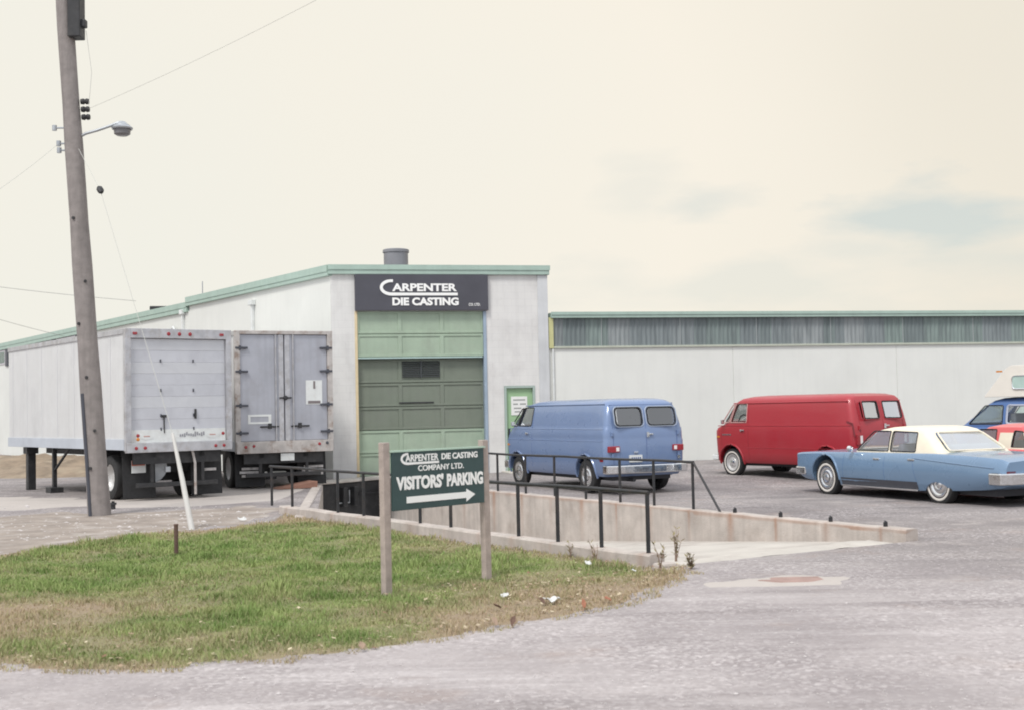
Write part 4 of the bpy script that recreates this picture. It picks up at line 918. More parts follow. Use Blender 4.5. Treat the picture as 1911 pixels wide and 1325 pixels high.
def trailer(x, y, ang, L_, zb, zt, label, kind):
    W_ = 1.22; o = empty('truck_trailer', (x, y, terrain(x, y)), ang); tag(o, label, 'trailer')
    body_m = TRUCKW
    mb = MB(); mb.box(.10, L_, -W_, W_, zb+.12, zt); bd = mb.build('body', body_m, o, bevel=.03)
    # side panel seams, rails
    mb = MB()
    for s in (-1, 1):
        for k in range(int(L_/1.2)): mb.box(.9+k*1.2, .93+k*1.2, s*(W_+.004)-.003, s*(W_+.004)+.003, zb+.28, zt-.14)
    mb.build('seam', mat('seam_white', (.61, .61, .62), .5), bd)
    for s in (-1, 1):
        mb = MB(); y0, y1 = sorted((s*(W_+.002), s*(W_+.03))); mb.box(.08, L_, y0, y1, zb+.02, zb+.26); mb.build('lower_rail', mat('lower_rail', (.46, .49, .54), .5, var=.1, scale=2), bd, bevel=.006)
        mb = MB(); mb.box(.08, L_, y0, y1, zt-.10, zt+.012); mb.build('upper_rail', TRIM, bd, bevel=.006)
    # rear frame
    fm = RUSTW if kind == 'doors' else TRIM
    mb = MB(); mb.box(-.03, .098, W_-.11, W_+.02, zb, zt+.02); mb.box(-.03, .098, -W_-.02, -W_+.11, zb, zt+.02); mb.box(-.03, .098, -W_+.11, W_-.11, zt-(.19 if kind == 'roll' else .07), zt+.02)
    fr = mb.build('rear_frame', fm, o, bevel=.008)
    mb = MB(); mb.box(-.06, .1, -W_, W_, zb-.04, zb+(.17 if kind == 'roll' else .25)); sill = mb.build('rear_sill', RUSTW if kind == 'doors' else TRIM, o, bevel=.01)
    if kind == 'roll':
        z0, z1 = zb+.172, zt-.20; n = 9; mb = MB()
        for k in range(n):
            a, b2 = z0+(z1-z0)*k/n, z0+(z1-z0)*(k+1)/n; d_ = .045+.004*math.sin(k*3.1)
            mb.box(d_, .09, -W_+.112, W_-.112, a+.0008, b2-.0008, 1 if k in (3, 6, 8) else 0)
        dr = mb.build('roll_door', [TRUCKD, mat('roll_door_pale', (.575, .585, .615), .45, .1, var=.08, scale=1.4, dirt=(.48, .49, .53), dirt_amt=.5)], o, bevel=.004)
        mb = MB(); mb.box(.028, .04, -W_+.12, W_-.12, z0, z0+.28); mb.build('kick_plate', WHITE, dr)
        for yv in (.42, -.34):
            for z in (z0+.25, z0+.55, z0+1.1, z0+1.75):
                mb = MB(); mb.box(.02, .044, yv-.014, yv+.014, z, z+.07); mb.build('hinge', GREYB, dr, bevel=.005)
        mb = MB(); mb.box(.01, .044, .34, .36, z0+.2, z0+.6); mb.box(.0, .044, .30, .40, z0+.54, z0+.6); mb.build('latch', STEELD, dr, bevel=.006)
        mb = MB(); mb.box(.0, .044, -.40, -.36, z0+.5, z0+.72); mb.build('latch', STEELD, dr, bevel=.006)
        for yv in (.75, -.78):
            mb = MB(); mb.prism([(yv+.16*math.cos(q), z0+.14+.075*math.sin(q)) for q in [2*math.pi*i/18 for i in range(18)]], .022, .027, 'x'); mb.build('oval_decal', WHITE, dr)
            mb = MB(); mb.box(.018, .021, yv-.07, yv+.07, z0+.13, z0+.15); mb.build('decal_mark', mat('faded_red', S(190, 140, 130), .6), dr)
        mb = MB(); rr_ = random.Random(4)
        for q in range(12): yv = -.02-.05*q; mb.box(.02, .027, yv-.016, yv+.016, z0+.12+rr_.uniform(-.02, .02), z0+.19+rr_.uniform(-.03, .03))
        mb.build('worn_lettering', mat('worn_grey', S(146, 146, 152), .6), dr)
        for yv in (.25, 0, -.25):
            mb = MB(); mb.lathe([(0, -.05), (.035, -.045), (.045, -.03)], (0, yv, zt-.09), 'x', 12); mb.build('marker_light', REDL, o)
        for yv in (W_-.2, -W_+.22):
            mb = MB(); mb.box(-.05, -.028, yv-.05, yv+.05, zt-.12, zt-.06); mb.build('marker_light', REDL, o, bevel=.01)
        lts = [(.98, zb+.33, REDL), (.98, zb+.25, AMBL), (-1.0, zb+.33, REDL)]
        for yv in (1.02, .82, -.82, -1.02): lts.append((yv, zb+.06, REDL))
    else:
        z0, z1 = zb+.255, zt-.075
        for s in (1, -1):
            y0, y1 = sorted((s*.012, s*(W_-.115)))
            mb = MB(); mb.box(.02, .09, y0, y1, z0, z1); dr = mb.build('door', TRUCKB, o, bevel=.01)
            mb = MB(); ya, yb_ = sorted((s*.02, s*.14)); mb.box(.006, .019, ya, yb_, z0, z1); mb.build('edge_strip', TRIM, dr, bevel=.003)
            mb = MB(); mb.tube([(-.012, s*.22, z0-.12), (-.012, s*.22, z1)], .02, 8); mb.build('lock_rod', TRIM, dr, smooth=50)
            mb = MB(); mb.box(-.03, .018, *sorted((s*.16, s*.62)), z0+.33, z0+.37); mb.box(-.04, .018, *sorted((s*.34, s*.42)), z0+.30, z0+.43); mb.build('handle', STEELD, dr, bevel=.005)
            for z in (z0+.18, z0+.85, z0+1.68, z0+2.25):
                mb = MB(); mb.box(-.045, .018, *sorted((s*(W_-.30), s*(W_+.01))), z, z+.05); mb.box(-.055, .0, *sorted((s*(W_-.13), s*(W_-.08))), z-.03, z+.08); mb.build('hinge', GREYB, dr, bevel=.005)
            if s == 1:
                mb = MB()
                mb.box(.010, .0185, .34, .92, z0+.42, z0+.47); mb.box(.010, .0185, .34, .92, z0+.60, z0+.65); mb.box(.010, .0185, .34, .41, z0+.47, z0+.60); mb.box(.010, .0185, .86, .92, z0+.47, z0+.60); mb.build('white_stencil', WHITE, dr)
            else:
                mb = MB(); mb.box(.010, .0185, -.97, -.55, z0+.88, z0+1.48)
                ph = mb.build('placard', WHITE, dr)
                mb = MB(); mb.box(.006, .0098, -.92, -.60, z0+.90, z0+.97); mb.box(.004, .0098, -.79, -.74, z0+1.27, z0+1.46); mb.build('placard_clip', mat('clip_grey', S(120, 112, 112), .5), ph)
        mb = MB(); mb.lathe([(0, -.06), (.05, -.055), (.06, .0)], (-.01, -.02, z0+1.05), 'x', 14); mb.box(-.04, .0, -.17, .13, z0+1.03, z0+1.07); mb.build('door_catch', STEELD, o)
        lts = [(1.0, zb+.12, REDL), (.8, zb+.14, REDL), (-.86, zb+.15, REDL), (-1.06, zb+.17, GREYB)]
    for yv, z, m in lts:
        mb = MB(); mb.lathe([(0, -.085), (.032, -.08), (.04, -.058)], (0, yv, z), 'x', 14); mb.build('tail_light', m, o)
    # undercarriage
    mb = MB(); mb.box(.12, L_-1.2, -.62, -.5, zb-.16, zb+.1); mb.box(.12, L_-1.2, .5, .62, zb-.16, zb+.1); mb.box(.12, .24, -1.0, 1.0, zb-.3, zb-.05); mb.box(1.3, 1.5, -.85, .85, .38, .58); mb.box(.9, 1.9, -.6, .6, .58, zb-.05); mb.box(2.0, 2.5, -.95, .95, .35, zb-.02); mb.build('chassis_light_block', STEELD, o)  # frame and axle, plus a wide box ahead of it added to block light
    mb = MB(); mb.box(.12, .2, -.95, .95, .30, .40); mb.box(.13, .19, .55, .63, .40, zb-.04); mb.box(.13, .19, -.63, -.55, .40, zb-.04); mb.build('rear_bumper', STEELD, o, bevel=.01)
    for s in (1, -1):
        wheel(o, 1.35, s*.98, s, .50, .26, 'truck'); wheel(o, 1.35, s*.66, s, .50, .26, 'truck')
        mb = MB(); mb.add([(.42, s*1.16, zb-.04), (.42, s*.42, zb-.04), (.36, s*.42, .07), (.36, s*1.16, .07)], [(0, 1, 2, 3)])
        fl_ = mb.build('mud_flap', RUB, o); sm = fl_.modifiers.new('s', 'SOLIDIFY'); sm.thickness = .012
        fl_w = mat('flap_paint', S(200, 196, 194), .7, var=.2, scale=10, dirt=S(90, 86, 84), dirt_amt=.6, dirt_scale=6)
        if kind == 'roll':
            if s == 1:
                mb = MB(); mb.box(.33, .345, .66, .98, .62, .90); pl = mb.build('flap_placard', WHITE, fl_)
                mb = MB(); mb.box(.325, .3295, .68, .98, .78, .90); mb.build('placard_band', mat('faded_orange', S(196, 112, 90), .6, var=.2, scale=15), pl)
            else:
                mb = MB(); mb.box(.332, .345, -1.0, -.72, .60, .66); mb.build('flap_mark', fl_w, fl_)
        else:
            mb = MB()
            for k in range(3): mb.box(.330, .345, s*.79-.28, s*.79+.22+.05*(k % 2), .30+.09*k, .36+.09*k)
            mb.build('flap_lettering', fl_w, fl_)
    if kind == 'roll':
        mb = MB(); mb.lathe([(.0, -.06), (.34, -.06), (.36, 0), (.34, .06), (0, .06)], (.75, .36, .72), 'x', 20); mb.build('brake_drum', GALV, o, smooth=40)
        mb = MB(); mb.box(.10, .16, .18, .3, .62, .74); mb.build('air_coupling', GALV, o, bevel=.01)
        mb = MB(); mb.tube([(.05, -.3, zb), (.03, -.36, .8), (.06, -.38, .1)], .03, 8); mb.build('air_hose', RUSTW, o, smooth=50)
    else:
        mb = MB(); mb.box(-.02, .01, .12, -.22+.0, zb-.24, zb-.06); mb.build('licence_plate', WHITE, o)
    for s in (1, -1):
        mb = MB(); q = L_-1.21; mb.box(q-.1, q+.1, s*1.02-.1, s*1.02+.1, .0, zb+.02); mb.box(q-.16, q+.16, s*1.02-.15, s*1.02+.15, zb-.16, zb+.01); mb.build('landing_leg', STEELD, o, bevel=.008)
        mb = MB(); q = L_-3.1; mb.box(q-.05, q+.05, s*1.02-.05, s*1.02+.05, .1, zb+.02); mb.box(q-.2, q+.2, s*1.02-.16, s*1.02+.16, .0, .14); mb.tube([(q, s*1.02, .55), (q-1.1, s*1.0, zb+.02)], .035, 6); mb.build('landing_leg', STEELD, o, bevel=.008)
    return o
TL = trailer(-7.39, 28.53, R(127.5), 8.48, 1.11, 3.74, 'white box trailer with roll up rear door, nearest the utility pole', 'roll')
TR = trailer(-5.64, 31.80, R(116.5), 8.2, .93, 3.86, 'grey box trailer with two swing doors and rusty sill beside the building', 'doors')

# mounds of dirt beyond the trailers
def mound(cx, cy, rx, ry, h, seed):
    vs = []; fs = []; n = 14; m_ = 22
    for i in range(n+1):
        for j in range(m_):
            r = i/n; a = 2*math.pi*j/m_; k = (1-r*r)**1.5 if r < 1 else 0
            x = cx+rx*r*math.cos(a); y = cy+ry*r*math.sin(a); vs.append((x, y, terrain(x, y)-.03+h*k*(1+.5*mnoise.noise((x*1.5, y*1.5, seed)))))
    for i in range(n):
        for j in range(m_): fs.append((i*m_+j, i*m_+(j+1) % m_, (i+1)*m_+(j+1) % m_, (i+1)*m_+j))
    me = bpy.data.meshes.new('dirt_mound'); me.from_pydata(vs, [], fs); 
    for p in me.polygons: p.use_smooth = True
    tag(link_mesh('dirt_mound', me, MOUNDM), kind='structure')
MOUNDM = mat('mound_earth', S(138, 122, 104), .95, var=.3, scale=2, bump=.7, bscale=10, dirt=S(160, 148, 128), dirt_amt=.6)
mound(-14.6, 42.5, 3.2, 2.6, .5, 1); mound(-18.6, 49.5, 4.0, 2.6, .5, 2); mound(-21, 46, 3.6, 2, .35, 3)

# ------------------------------------------------------------------ vehicles
def interp(lv, z, k):
    if z <= lv[0][0]: return lv[0][k]
    for a, b in zip(lv, lv[1:]):
        if a[0] <= z <= b[0]:
            t = (z-a[0])/max(1e-6, b[0]-a[0]); return a[k]+(b[k]-a[k])*t
    return lv[-1][k]
def stack(lv, bulge_f=.06, bulge_r=.03, taper=.0, nside=16, nf=5, nc=5):
    """closed solid lofted from plan outlines; level = (z, x_front, x_rear, half_width, r_front, r_rear)"""
    bm = bmesh.new(); rings = []
    for (z, xf, xr, hw, rf, rr_) in lv:
        hf = hw-taper
        half = []
        for i in range(nf): y = (hf-rf)*i/nf; half.append((xf-bulge_f*(y/max(hf, .01))**2, y))
        for i in range(nc+1):
            a = R(90*i/nc); half.append((xf-bulge_f*((hf-rf)/max(hf, .01))**2-rf+rf*math.cos(a), hf-rf+rf*math.sin(a)))
        xs0, xs1 = half[-1][0], xr+rr_+bulge_r
        for i in range(1, nside):
            t = i/nside; half.append((xs0+(xs1-xs0)*t, hf+(hw-hf)*min(1, t*2.2)))
        for i in range(nc+1):
            a = R(90*i/nc); half.append((xr+bulge_r*((hw-rr_)/hw)**2+rr_-rr_*math.sin(a), hw-rr_+rr_*math.cos(a)))
        for i in range(nf-1, -1, -1): y = (hw-rr_)*i/nf; half.append((xr+bulge_r*(y/hw)**2, y))
        full = half+[(x, -y) for x, y in half[-2:0:-1]]
        rings.append([bm.verts.new((x, y, z)) for x, y in full])
    n = len(rings[0])
    for a, b in zip(rings, rings[1:]):
        for i in range(n): bm.faces.new((a[i], a[(i+1) % n], b[(i+1) % n], b[i]))
    bm.faces.new(rings[0][::-1])
    c = bm.verts.new((sum(v.co.x for v in rings[-1])/n, 0, lv[-1][0]+.006))
    for i in range(n): bm.faces.new((rings[-1][i], rings[-1][(i+1) % n], c))
    bmesh.ops.recalc_face_normals(bm, faces=bm.faces); return bm
def stations(st):
    """closed solid lofted along x; station = (x, z_bottom, z_wide, z_shoulder, hw_bottom, hw, hw_top, z_centre)"""
    bm = bmesh.new(); rings = []
    for (x, zb, zw, zs, hb, hw, ht, zc) in st:
        half = [(0, zb), (hb*.7, zb), (hb, zb+.015), (hb+(hw-hb)*.6, zb+(zw-zb)*.35), (hw-.006, zb+(zw-zb)*.75), (hw, zw), (hw-(hw-ht)*.25, zw+(zs-zw)*.5), (ht+.02, zs-.03), (ht-.01, zs), (ht-.07, zs+(zc-zs)*.15), (ht*.6, zs+(zc-zs)*.7), (0, zc)]
        full = half+[(-y, z) for y, z in half[-2:0:-1]]; rings.append([bm.verts.new((x, y, z)) for y, z in full])
    n = len(rings[0])
    for a, b in zip(rings, rings[1:]):
        for i in range(n): bm.faces.new((a[i], a[(i+1) % n], b[(i+1) % n], b[i]))
    bm.faces.new(rings[0]); bm.faces.new(rings[-1][::-1]); bmesh.ops.recalc_face_normals(bm, faces=bm.faces); return bm
def cut(bm, cutters, name):
    """boolean difference of a closed bmesh with MB cutters, evaluated to a plain mesh"""
    me = bpy.data.meshes.new(name); bm.to_mesh(me); bm.free(); ob = bpy.data.objects.new(name+'_work', me); COL.objects.link(ob); tmp = []
    for c in cutters:
        cm_ = c.mesh('cutter') if isinstance(c, MB) else None
        if cm_ is None: cm_ = bpy.data.meshes.new('cutter'); c.to_mesh(cm_); c.free()
        co = bpy.data.objects.new('cutter', cm_); COL.objects.link(co); md = ob.modifiers.new('b', 'BOOLEAN'); md.operation = 'DIFFERENCE'; md.solver = 'EXACT'; md.object = co; tmp.append(co)
    bpy.context.view_layer.update(); res = bpy.data.meshes.new_from_object(ob.evaluated_get(bpy.context.evaluated_depsgraph_get()))
    for co in tmp: bpy.data.objects.remove(co)
    bpy.data.objects.remove(ob); res.name = name; sharp(res, 32); return res
def arch(x, z, r, y0, y1, flat=False):
    m_ = MB(); pts = [(x+r*math.cos(2*math.pi*i/28), z+r*math.sin(2*math.pi*i/28)) for i in range(28)]; m_.prism(pts, y0, y1, 'y'); return m_
def refine(poly, d=.08):
    out = []
    for i in range(len(poly)):
        a, b = Vector(poly[i]), Vector(poly[(i+1) % len(poly)]); k = max(1, int((b-a).length/d))
        out += [tuple(a.lerp(b, j/k)) for j in range(k)]
    return out
def side_pane(mb, poly, lv, s, off, taperf=None):
    poly = refine(poly); vs = [(x, s*((taperf(x, z) if taperf else interp(lv, z, 3))+off), z) for x, z in poly]; mb.add(vs, [tuple(range(len(vs)))])
def side_rim(mb, poly, lv, s, r, off=0.0, hwf=None):
    poly = refine(poly); pts = [(x, s*((hwf(x, z) if hwf else interp(lv, z, 3))+off), z) for x, z in poly]; pts.append(pts[0]); mb.tube(pts, r, 5)
def end_pane(mb, poly, lv, k, off, bulge):
    poly = refine(poly); sg = 1 if k == 1 else -1; vs = [(interp(lv, z, k)-sg*bulge*(y/max(.1, interp(lv, z, 3)))**2+off, y, z) for y, z in poly]; mb.add(vs, [tuple(range(len(vs)))])
def end_rim(mb, poly, lv, k, off, bulge, r):
    poly = refine(poly); sg = 1 if k == 1 else -1; pts = [(interp(lv, z, k)-sg*bulge*(y/max(.1, interp(lv, z, 3)))**2+off, y, z) for y, z in poly]; pts.append(pts[0]); mb.tube(pts, r, 5)
def inset_levels(lv, d, z0, z1):
    zs = sorted({z0, z1} | {l[0] for l in lv if z0 < l[0] < z1})
    return [(z, interp(lv, z, 1)-d*1.4, interp(lv, z, 2)+d, interp(lv, z, 3)-d, max(.03, interp(lv, z, 4)-d*.5), max(.03, interp(lv, z, 5)-d*.5)) for z in zs]
def bumper(parent, name, x, hw, z0, z1, wrap, sgn, m, th=.07):
    n = 10; outp = []; inp = []
    for i in range(n+1):
        y = -hw+2*hw*i/n; k = abs(y)/hw; b_ = .05*k*k+(.05 if k > .98 else 0); outp.append((x+sgn*(.0-b_), y)); 
    poly = [(x-sgn*wrap, -hw-.0)]+outp+[(x-sgn*wrap, hw)]
    inn = [(px-sgn*th, py*.965) for px, py in outp]; poly += [(x-sgn*wrap, hw-.05)]+inn[::-1]+[(x-sgn*wrap, -hw+.05)]
    mb = MB(); mb.prism(poly, z0, z1); return mb.build(name, m, parent, bevel=.035)

def van(name, label, x, y, ang, z, cfg):
    o = empty(name, (x, y, z), ang); tag(o, label, 'van'); lv = cfg['lv']; paint = cfg['paint']; wb = cfg['wb']; Rw = cfg['R']; hw = cfg['hw']
    bf, br = cfg['bf'], cfg['br']
    cutters = []
    for xx in (wb/2, -wb/2):
        for s in (1, -1): cutters.append(arch(xx, Rw+.03, cfg['ra'], *sorted((s*(hw-.42), s*(hw+.2)))))
    cutters.append(stack(inset_levels(lv, .06, .62, cfg['ztop']-.09), bf, br))
    for poly in cfg['side_holes']:
        c = MB(); c.prism(poly, -2, 2, 'y'); cutters.append(c)
    for poly in cfg['rear_holes']:
        c = MB(); c.prism(poly, interp(lv, 1.6, 2)-.5, interp(lv, 1.6, 2)+.35, 'x'); cutters.append(c)
    c = MB(); c.prism(cfg['wind'], interp(lv, 1.6, 1)-.55, interp(lv, 1.6, 1)+.9, 'x'); cutters.append(c)
    me = cut(stack(lv, bf, br, nside=18), cutters, 'body'); bd = link_mesh('body', me, paint, o)
    for i, poly in enumerate(cfg['side_holes']):
        for s in (1, -1):
            mb = MB(); side_pane(mb, poly, lv, s, -.012); pn_ = mb.build('side_window', GL, o)
            mb = MB(); side_rim(mb, poly, lv, s, .013, .002); mb.build('frame', cfg['rim_m'], pn_)
    for poly in cfg['rear_holes']:
        mb = MB(); end_pane(mb, poly, lv, 2, .012, -br); pn_ = mb.build('rear_window', cfg['rg'], o); mb = MB(); end_rim(mb, poly, lv, 2, -.002, -br, .016); mb.build('frame', RUB, pn_)
        mb = MB(); cy, cz = sum(p[0] for p in poly)/len(poly), sum(p[1] for p in poly)/len(poly); big = [(cy+(a-cy)*1.11, cz+(b-cz)*1.11) for a, b in poly]; end_rim(mb, big, lv, 2, -.001, -br, .012); mb.build('frame_trim', cfg.get('trim_m', paint), pn_)
    mb = MB(); end_pane(mb, cfg['wind'], lv, 1, -.014, bf); pn_ = mb.build('windshield', GL, o); mb = MB(); end_rim(mb, cfg['wind'], lv, 1, .002, bf, .016); mb.build('frame', RUB, pn_)
    # interior
    for yv in (.42, -.42):
        xs_ = cfg['seat']; mb = MB(); mb.box(xs_-.25, xs_+.25, yv-.25, yv+.25, .62, .90); mb.box(xs_-.33, xs_-.2, yv-.25, yv+.25, .90, 1.36); mb.build('seat', SEATM, o, bevel=.05)
    mb = MB(); mb.lathe([(.17, 0), (.19, .012), (.21, 0), (.19, -.012)], (cfg['seat']+.55, .42, 1.32), 'x', 18, closed=True); mb.tube([(cfg['seat']+.55, .42, 1.32), (cfg['seat']+.75, .42, 1.0)], .02, 6); mb.build('steering_wheel', INT, o)
    for s in (1, -1):
        wheel(o, wb/2, s*(hw-.13), s, Rw, .19, cfg['wheel'], cfg.get('white', False)); wheel(o, -wb/2, s*(hw-.13), s, Rw, .19, cfg['wheel'], cfg.get('white', False))
        mb = MB(); 
        for xx in (wb/2, -wb/2):
            pts = []
            for i in range(15):
                a = R(-8+196*i/14); px_, pz_ = xx+(cfg['ra']+.012)*math.cos(a), Rw+.03+(cfg['ra']+.012)*math.sin(a); pts.append((px_, s*(interp(lv, pz_, 3)+.0), pz_))
            mb.tube(pts, .024, 6)
        mb.build('wheel_lip', paint, bd, smooth=50)
        mb = MB()
        for xx in (wb/2, -wb/2): mb.box(xx-cfg['ra'], xx+cfg['ra'], *sorted((s*(hw-.43), s*(hw-.40))), .45, .8)
        mb.build('wheel_well', INT, bd)
        for (xa, za, xb, zb_) in cfg['seams']:
            mb = MB(); pts = []
            for i in range(9):
                t = i/8; xx, zz = xa+(xb-xa)*t, za+(zb_-za)*t; pts.append((xx, s*(interp(lv, zz, 3)-.001), zz))
            mb.tube(pts, .0055, 4); mb.build('door_seam', cfg['seam_m'], bd)
        for (xa, xb, zz, rr_) in cfg['creases']:
            mb = MB(); pts = [(xa+(xb-xa)*i/10, s*(interp(lv, zz, 3)), zz) for i in range(11)]; mb.tube(pts, rr_, 6); mb.build('crease_moulding', paint, bd, smooth=60)
        for (xx, zz) in cfg['handles']:
            yv = interp(lv, zz, 3); mb = MB(); mb.box(xx-.07, xx+.07, *sorted((s*(yv+.005), s*(yv+.035))), zz-.012, zz+.014); mb.box(xx+.03, xx+.07, *sorted((s*(yv-.02), s*(yv+.03))), zz-.03, zz+.02); mb.build('handle', CHROME, o, bevel=.006)
        # drip rail
        zd = cfg['drip']; mb = MB(); xa, xb = interp(lv, zd, 2)+.12, interp(lv, zd, 1)-.12; pts = [(xa+(xb-xa)*i/12, s*(interp(lv, zd, 3)+.008), zd) for i in range(13)]; mb.tube(pts, .013, 6); mb.build('drip_rail', paint, bd, smooth=60)
        # door mirror
        if s == 1:
            mx_, mz_ = cfg['mirror']; yv = interp(lv, mz_, 3); mb = MB(); mb.tube([(mx_, s*yv, mz_), (mx_+.03, s*(yv+.09), mz_+.04)], .008, 6); mb.box(mx_+.02, mx_+.05, *sorted((s*(yv+.06), s*(yv+.15))), mz_, mz_+.10); mb.build('mirror', CHROME, o, bevel=.01)
        mb = MB(); xx, zz = cfg['side_mark']; yv = interp(lv, zz, 3); mb.box(xx-.06, xx+.06, *sorted((s*(yv-.01), s*(yv+.012))), zz-.02, zz+.02); mb.build('side_marker', REDL, o)
        mb = MB(); xx, zz = wb/2+.42, .98; yv = interp(lv, zz, 3); mb.box(xx-.05, xx+.05, *sorted((s*(yv-.04), s*(yv+.008))), zz-.02, zz+.02); mb.build('side_marker', AMBL, o)
    # rear end
    for (ya, yb_, za, zb_) in cfg['tails']:
        for s in (1, -1):
            yy0, yy1 = sorted((s*ya, s*yb_)); xx = interp(lv, (za+zb_)/2, 2)+br*.9; mb = MB(); mb.box(xx-.06, xx+.05, yy0, yy1, za, zb_); tl = mb.build('tail_light', REDL, o, bevel=.012)
            mb = MB(); yc = s*(ya+(yb_-ya)*.22); mb.box(xx-.068, xx-.058, yc-.035, yc+.035, za+.025, zb_-.025); mb.build('reverse_lens', WLENS, tl)
    for (ya, za, yb_, zb_) in cfg['rear_seams']:
        mb = MB(); pts = []
        for i in range(9):
            t = i/8; yv, zz = ya+(yb_-ya)*t, za+(zb_-za)*t; pts.append((interp(lv, zz, 2)+br*(yv/interp(lv, zz, 3))**2, yv, zz))
        mb.tube(pts, .006, 4); mb.build('door_seam', cfg['seam_m'], bd)
    for (yv, zz) in cfg['hinges']:
        xx = interp(lv, zz, 2)+br*(yv/interp(lv, zz, 3))**2; mb = MB(); mb.box(xx-.03, xx+.01, yv-.03, yv+.03, zz-.05, zz+.05); mb.build('hinge', cfg['hinge_m'], o, bevel=.01)
    xx = interp(lv, 1.2, 2); mb = MB(); mb.box(xx-.035, xx, -.16, -.03, 1.22, 1.25); mb.box(xx-.03, xx+.0, -.06, .0, 1.17, 1.28); mb.build('rear_handle', CHROME, o, bevel=.006)
    if cfg.get('plate'):
        yv, zz = cfg['plate']; xx = interp(lv, zz, 2); mb = MB(); mb.box(xx-.02, xx+.01, yv-.155, yv+.155, zz-.075, zz+.075); pl = mb.build('licence_plate', WHITE, o)
        mb = MB(); rr_ = random.Random(2)
        for q in range(5): mb.box(xx-.024, xx-.0205, yv-.12+.05*q, yv-.09+.05*q, zz-.035, zz+.03)
        mb.build('plate_mark', mat('plate_blue', S(70, 90, 140), .5), pl)
        mb = MB(); mb.box(xx-.04, xx, yv-.05, yv+.05, zz+.11, zz+.15); mb.build('plate_lamp', CHROME, o, bevel=.01)
    bumper(o, 'rear_bumper', interp(lv, .6, 2)-.14, hw+.01, *cfg['bump'], .30, -1, cfg['bump_m']); bumper(o, 'front_bumper', interp(lv, .6, 1)+.10, hw-.01, *cfg['bump'], .30, 1, cfg['bump_m'])
    for s in (1, -1):
        xx = interp(lv, .88, 1)-bf*.5; mb = MB(); mb.lathe([(0, .05), (.08, .04), (.09, 0), (.1, -.02)], (xx+.0, s*.68, .88), 'x', 18); mb.build('headlight', WLENS, o, smooth=40)
    # underbody
    mb = MB(); mb.box(interp(lv, .5, 2)+.2, interp(lv, .5, 1)-.25, -hw+.27, hw-.27, .27, .40); mb.tube([(-wb/2, -hw+.2, Rw), (-wb/2, hw-.2, Rw)], .05, 8); mb.tube([(-wb/2-.9, .3, .28), (.3, .3, .26)], .04, 8); mb.lathe([(0, -.16), (.13, -.12), (.15, 0), (.13, .12), (0, .16)], (-wb/2, 0, Rw), 'x', 14); mb.build('underbody', INT, o)
    for f in cfg.get('extra', ()): f(o, bd)
    return o

def dodge_extra(o, bd):
    # a pressed panel recess edge along the side and small chrome emblem
    lv = DODGE['lv']
    mb = MB(); mb.box(-2.42, -2.25, 1.004, 1.012, .72, .76); mb.build('emblem', CHROME, o)
    mb = MB(); xx = interp(lv, .76, 2)+.02; mb.box(xx-.012, xx, -.85, -.78, .70, .77); mb.build('badge', CHROME, o)
DODGE = dict(
    lv=[(.36, 2.22, -2.46, .92, .22, .12), (.44, 2.29, -2.52, .965, .22, .12), (.62, 2.33, -2.545, .985, .22, .12), (1.08, 2.345, -2.555, .998, .22, .12), (1.115, 2.335, -2.548, .985, .22, .12), (1.19, 2.315, -2.545, .984, .24, .12),
        (1.34, 2.16, -2.54, .980, .26, .12), (1.37, 2.12, -2.53, .962, .26, .12), (1.44, 2.06, -2.52, .952, .26, .12), (1.62, 1.86, -2.485, .915, .26, .13), (1.82, 1.62, -2.43, .868, .26, .14), (1.90, 1.46, -2.38, .83, .28, .16), (1.96, 1.20, -2.28, .75, .3, .2), (1.99, .9, -2.1, .62, .3, .2), (2.00, .6, -1.8, .45, .2, .2)],
    paint=BLUEV, wb=3.23, R=.355, hw=.99, ra=.43, bf=.16, br=.06, ztop=2.0, wheel='cover', rim_m=RUB, rg=GLD, trim_m=mat('pale_blue_trim', S(160, 170, 186), .4), seat=1.0,
    side_holes=[rpoly([(.90, 1.42), (1.55, 1.42), (1.38, 1.84), (.90, 1.84)], .05), rpoly([(1.59, 1.42), (1.90, 1.42), (1.50, 1.82), (1.43, 1.84)], .03)],
    rear_holes=[rrect(.07, .74, 1.42, 1.80, .09), rrect(-.74, -.07, 1.42, 1.80, .09)], wind=rpoly([(-.86, 1.45), (.86, 1.45), (.76, 1.85), (-.76, 1.85)], .06),
    seams=[(.84, .5, .84, 1.86), (2.0, .75, 1.98, 1.38)], seam_m=mat('dark_blue_seam', S(84, 102, 146), .6), creases=[(-2.4, 1.95, 1.355, .011), (-2.42, 2.1, 1.10, .009)],
    handles=[(1.06, 1.25)], drip=1.885, mirror=(1.62, 1.42), side_mark=(-2.34, .70), tails=[(.66, .93, .87, 1.0)], rear_seams=[(0, .6, 0, 1.86), (.79, .6, .79, 1.86), (-.79, .6, -.79, 1.86), (-.79, 1.86, .79, 1.86)],
    hinges=[(.82, 1.25), (-.82, 1.25), (.82, .8), (-.82, .8)], hinge_m=BLUEV, plate=(.28, .73), bump=(.42, .60), bump_m=CHROME, extra=[dodge_extra])
VA = van('panel_van', 'blue panel van with dark rear windows parked before the green entrance door', 1.674, 29.55, 2.032, 0.0, DODGE)
VA.location.z = terrain(1.67, 29.55)
def econo_extra(o, bd):
    lv = ECONO['lv']
    mb = MB(); mb.tube([(-2.40, .915, 1.02), (-2.36, .93, 1.30), (-2.2, .93, 1.34)], .02, 5); mb.build('dent_scuff', mat('scuff', S(120, 44, 50), .7), bd)
    mb = MB(); 
    for k in range(7): mb.box(1.80-.045*k, 1.835-.045*k, interp(lv, 1.03, 3)-.002, interp(lv, 1.03, 3)+.010, 1.015+.008*(k % 2), 1.05)
    mb.build('emblem', CHROME, o)
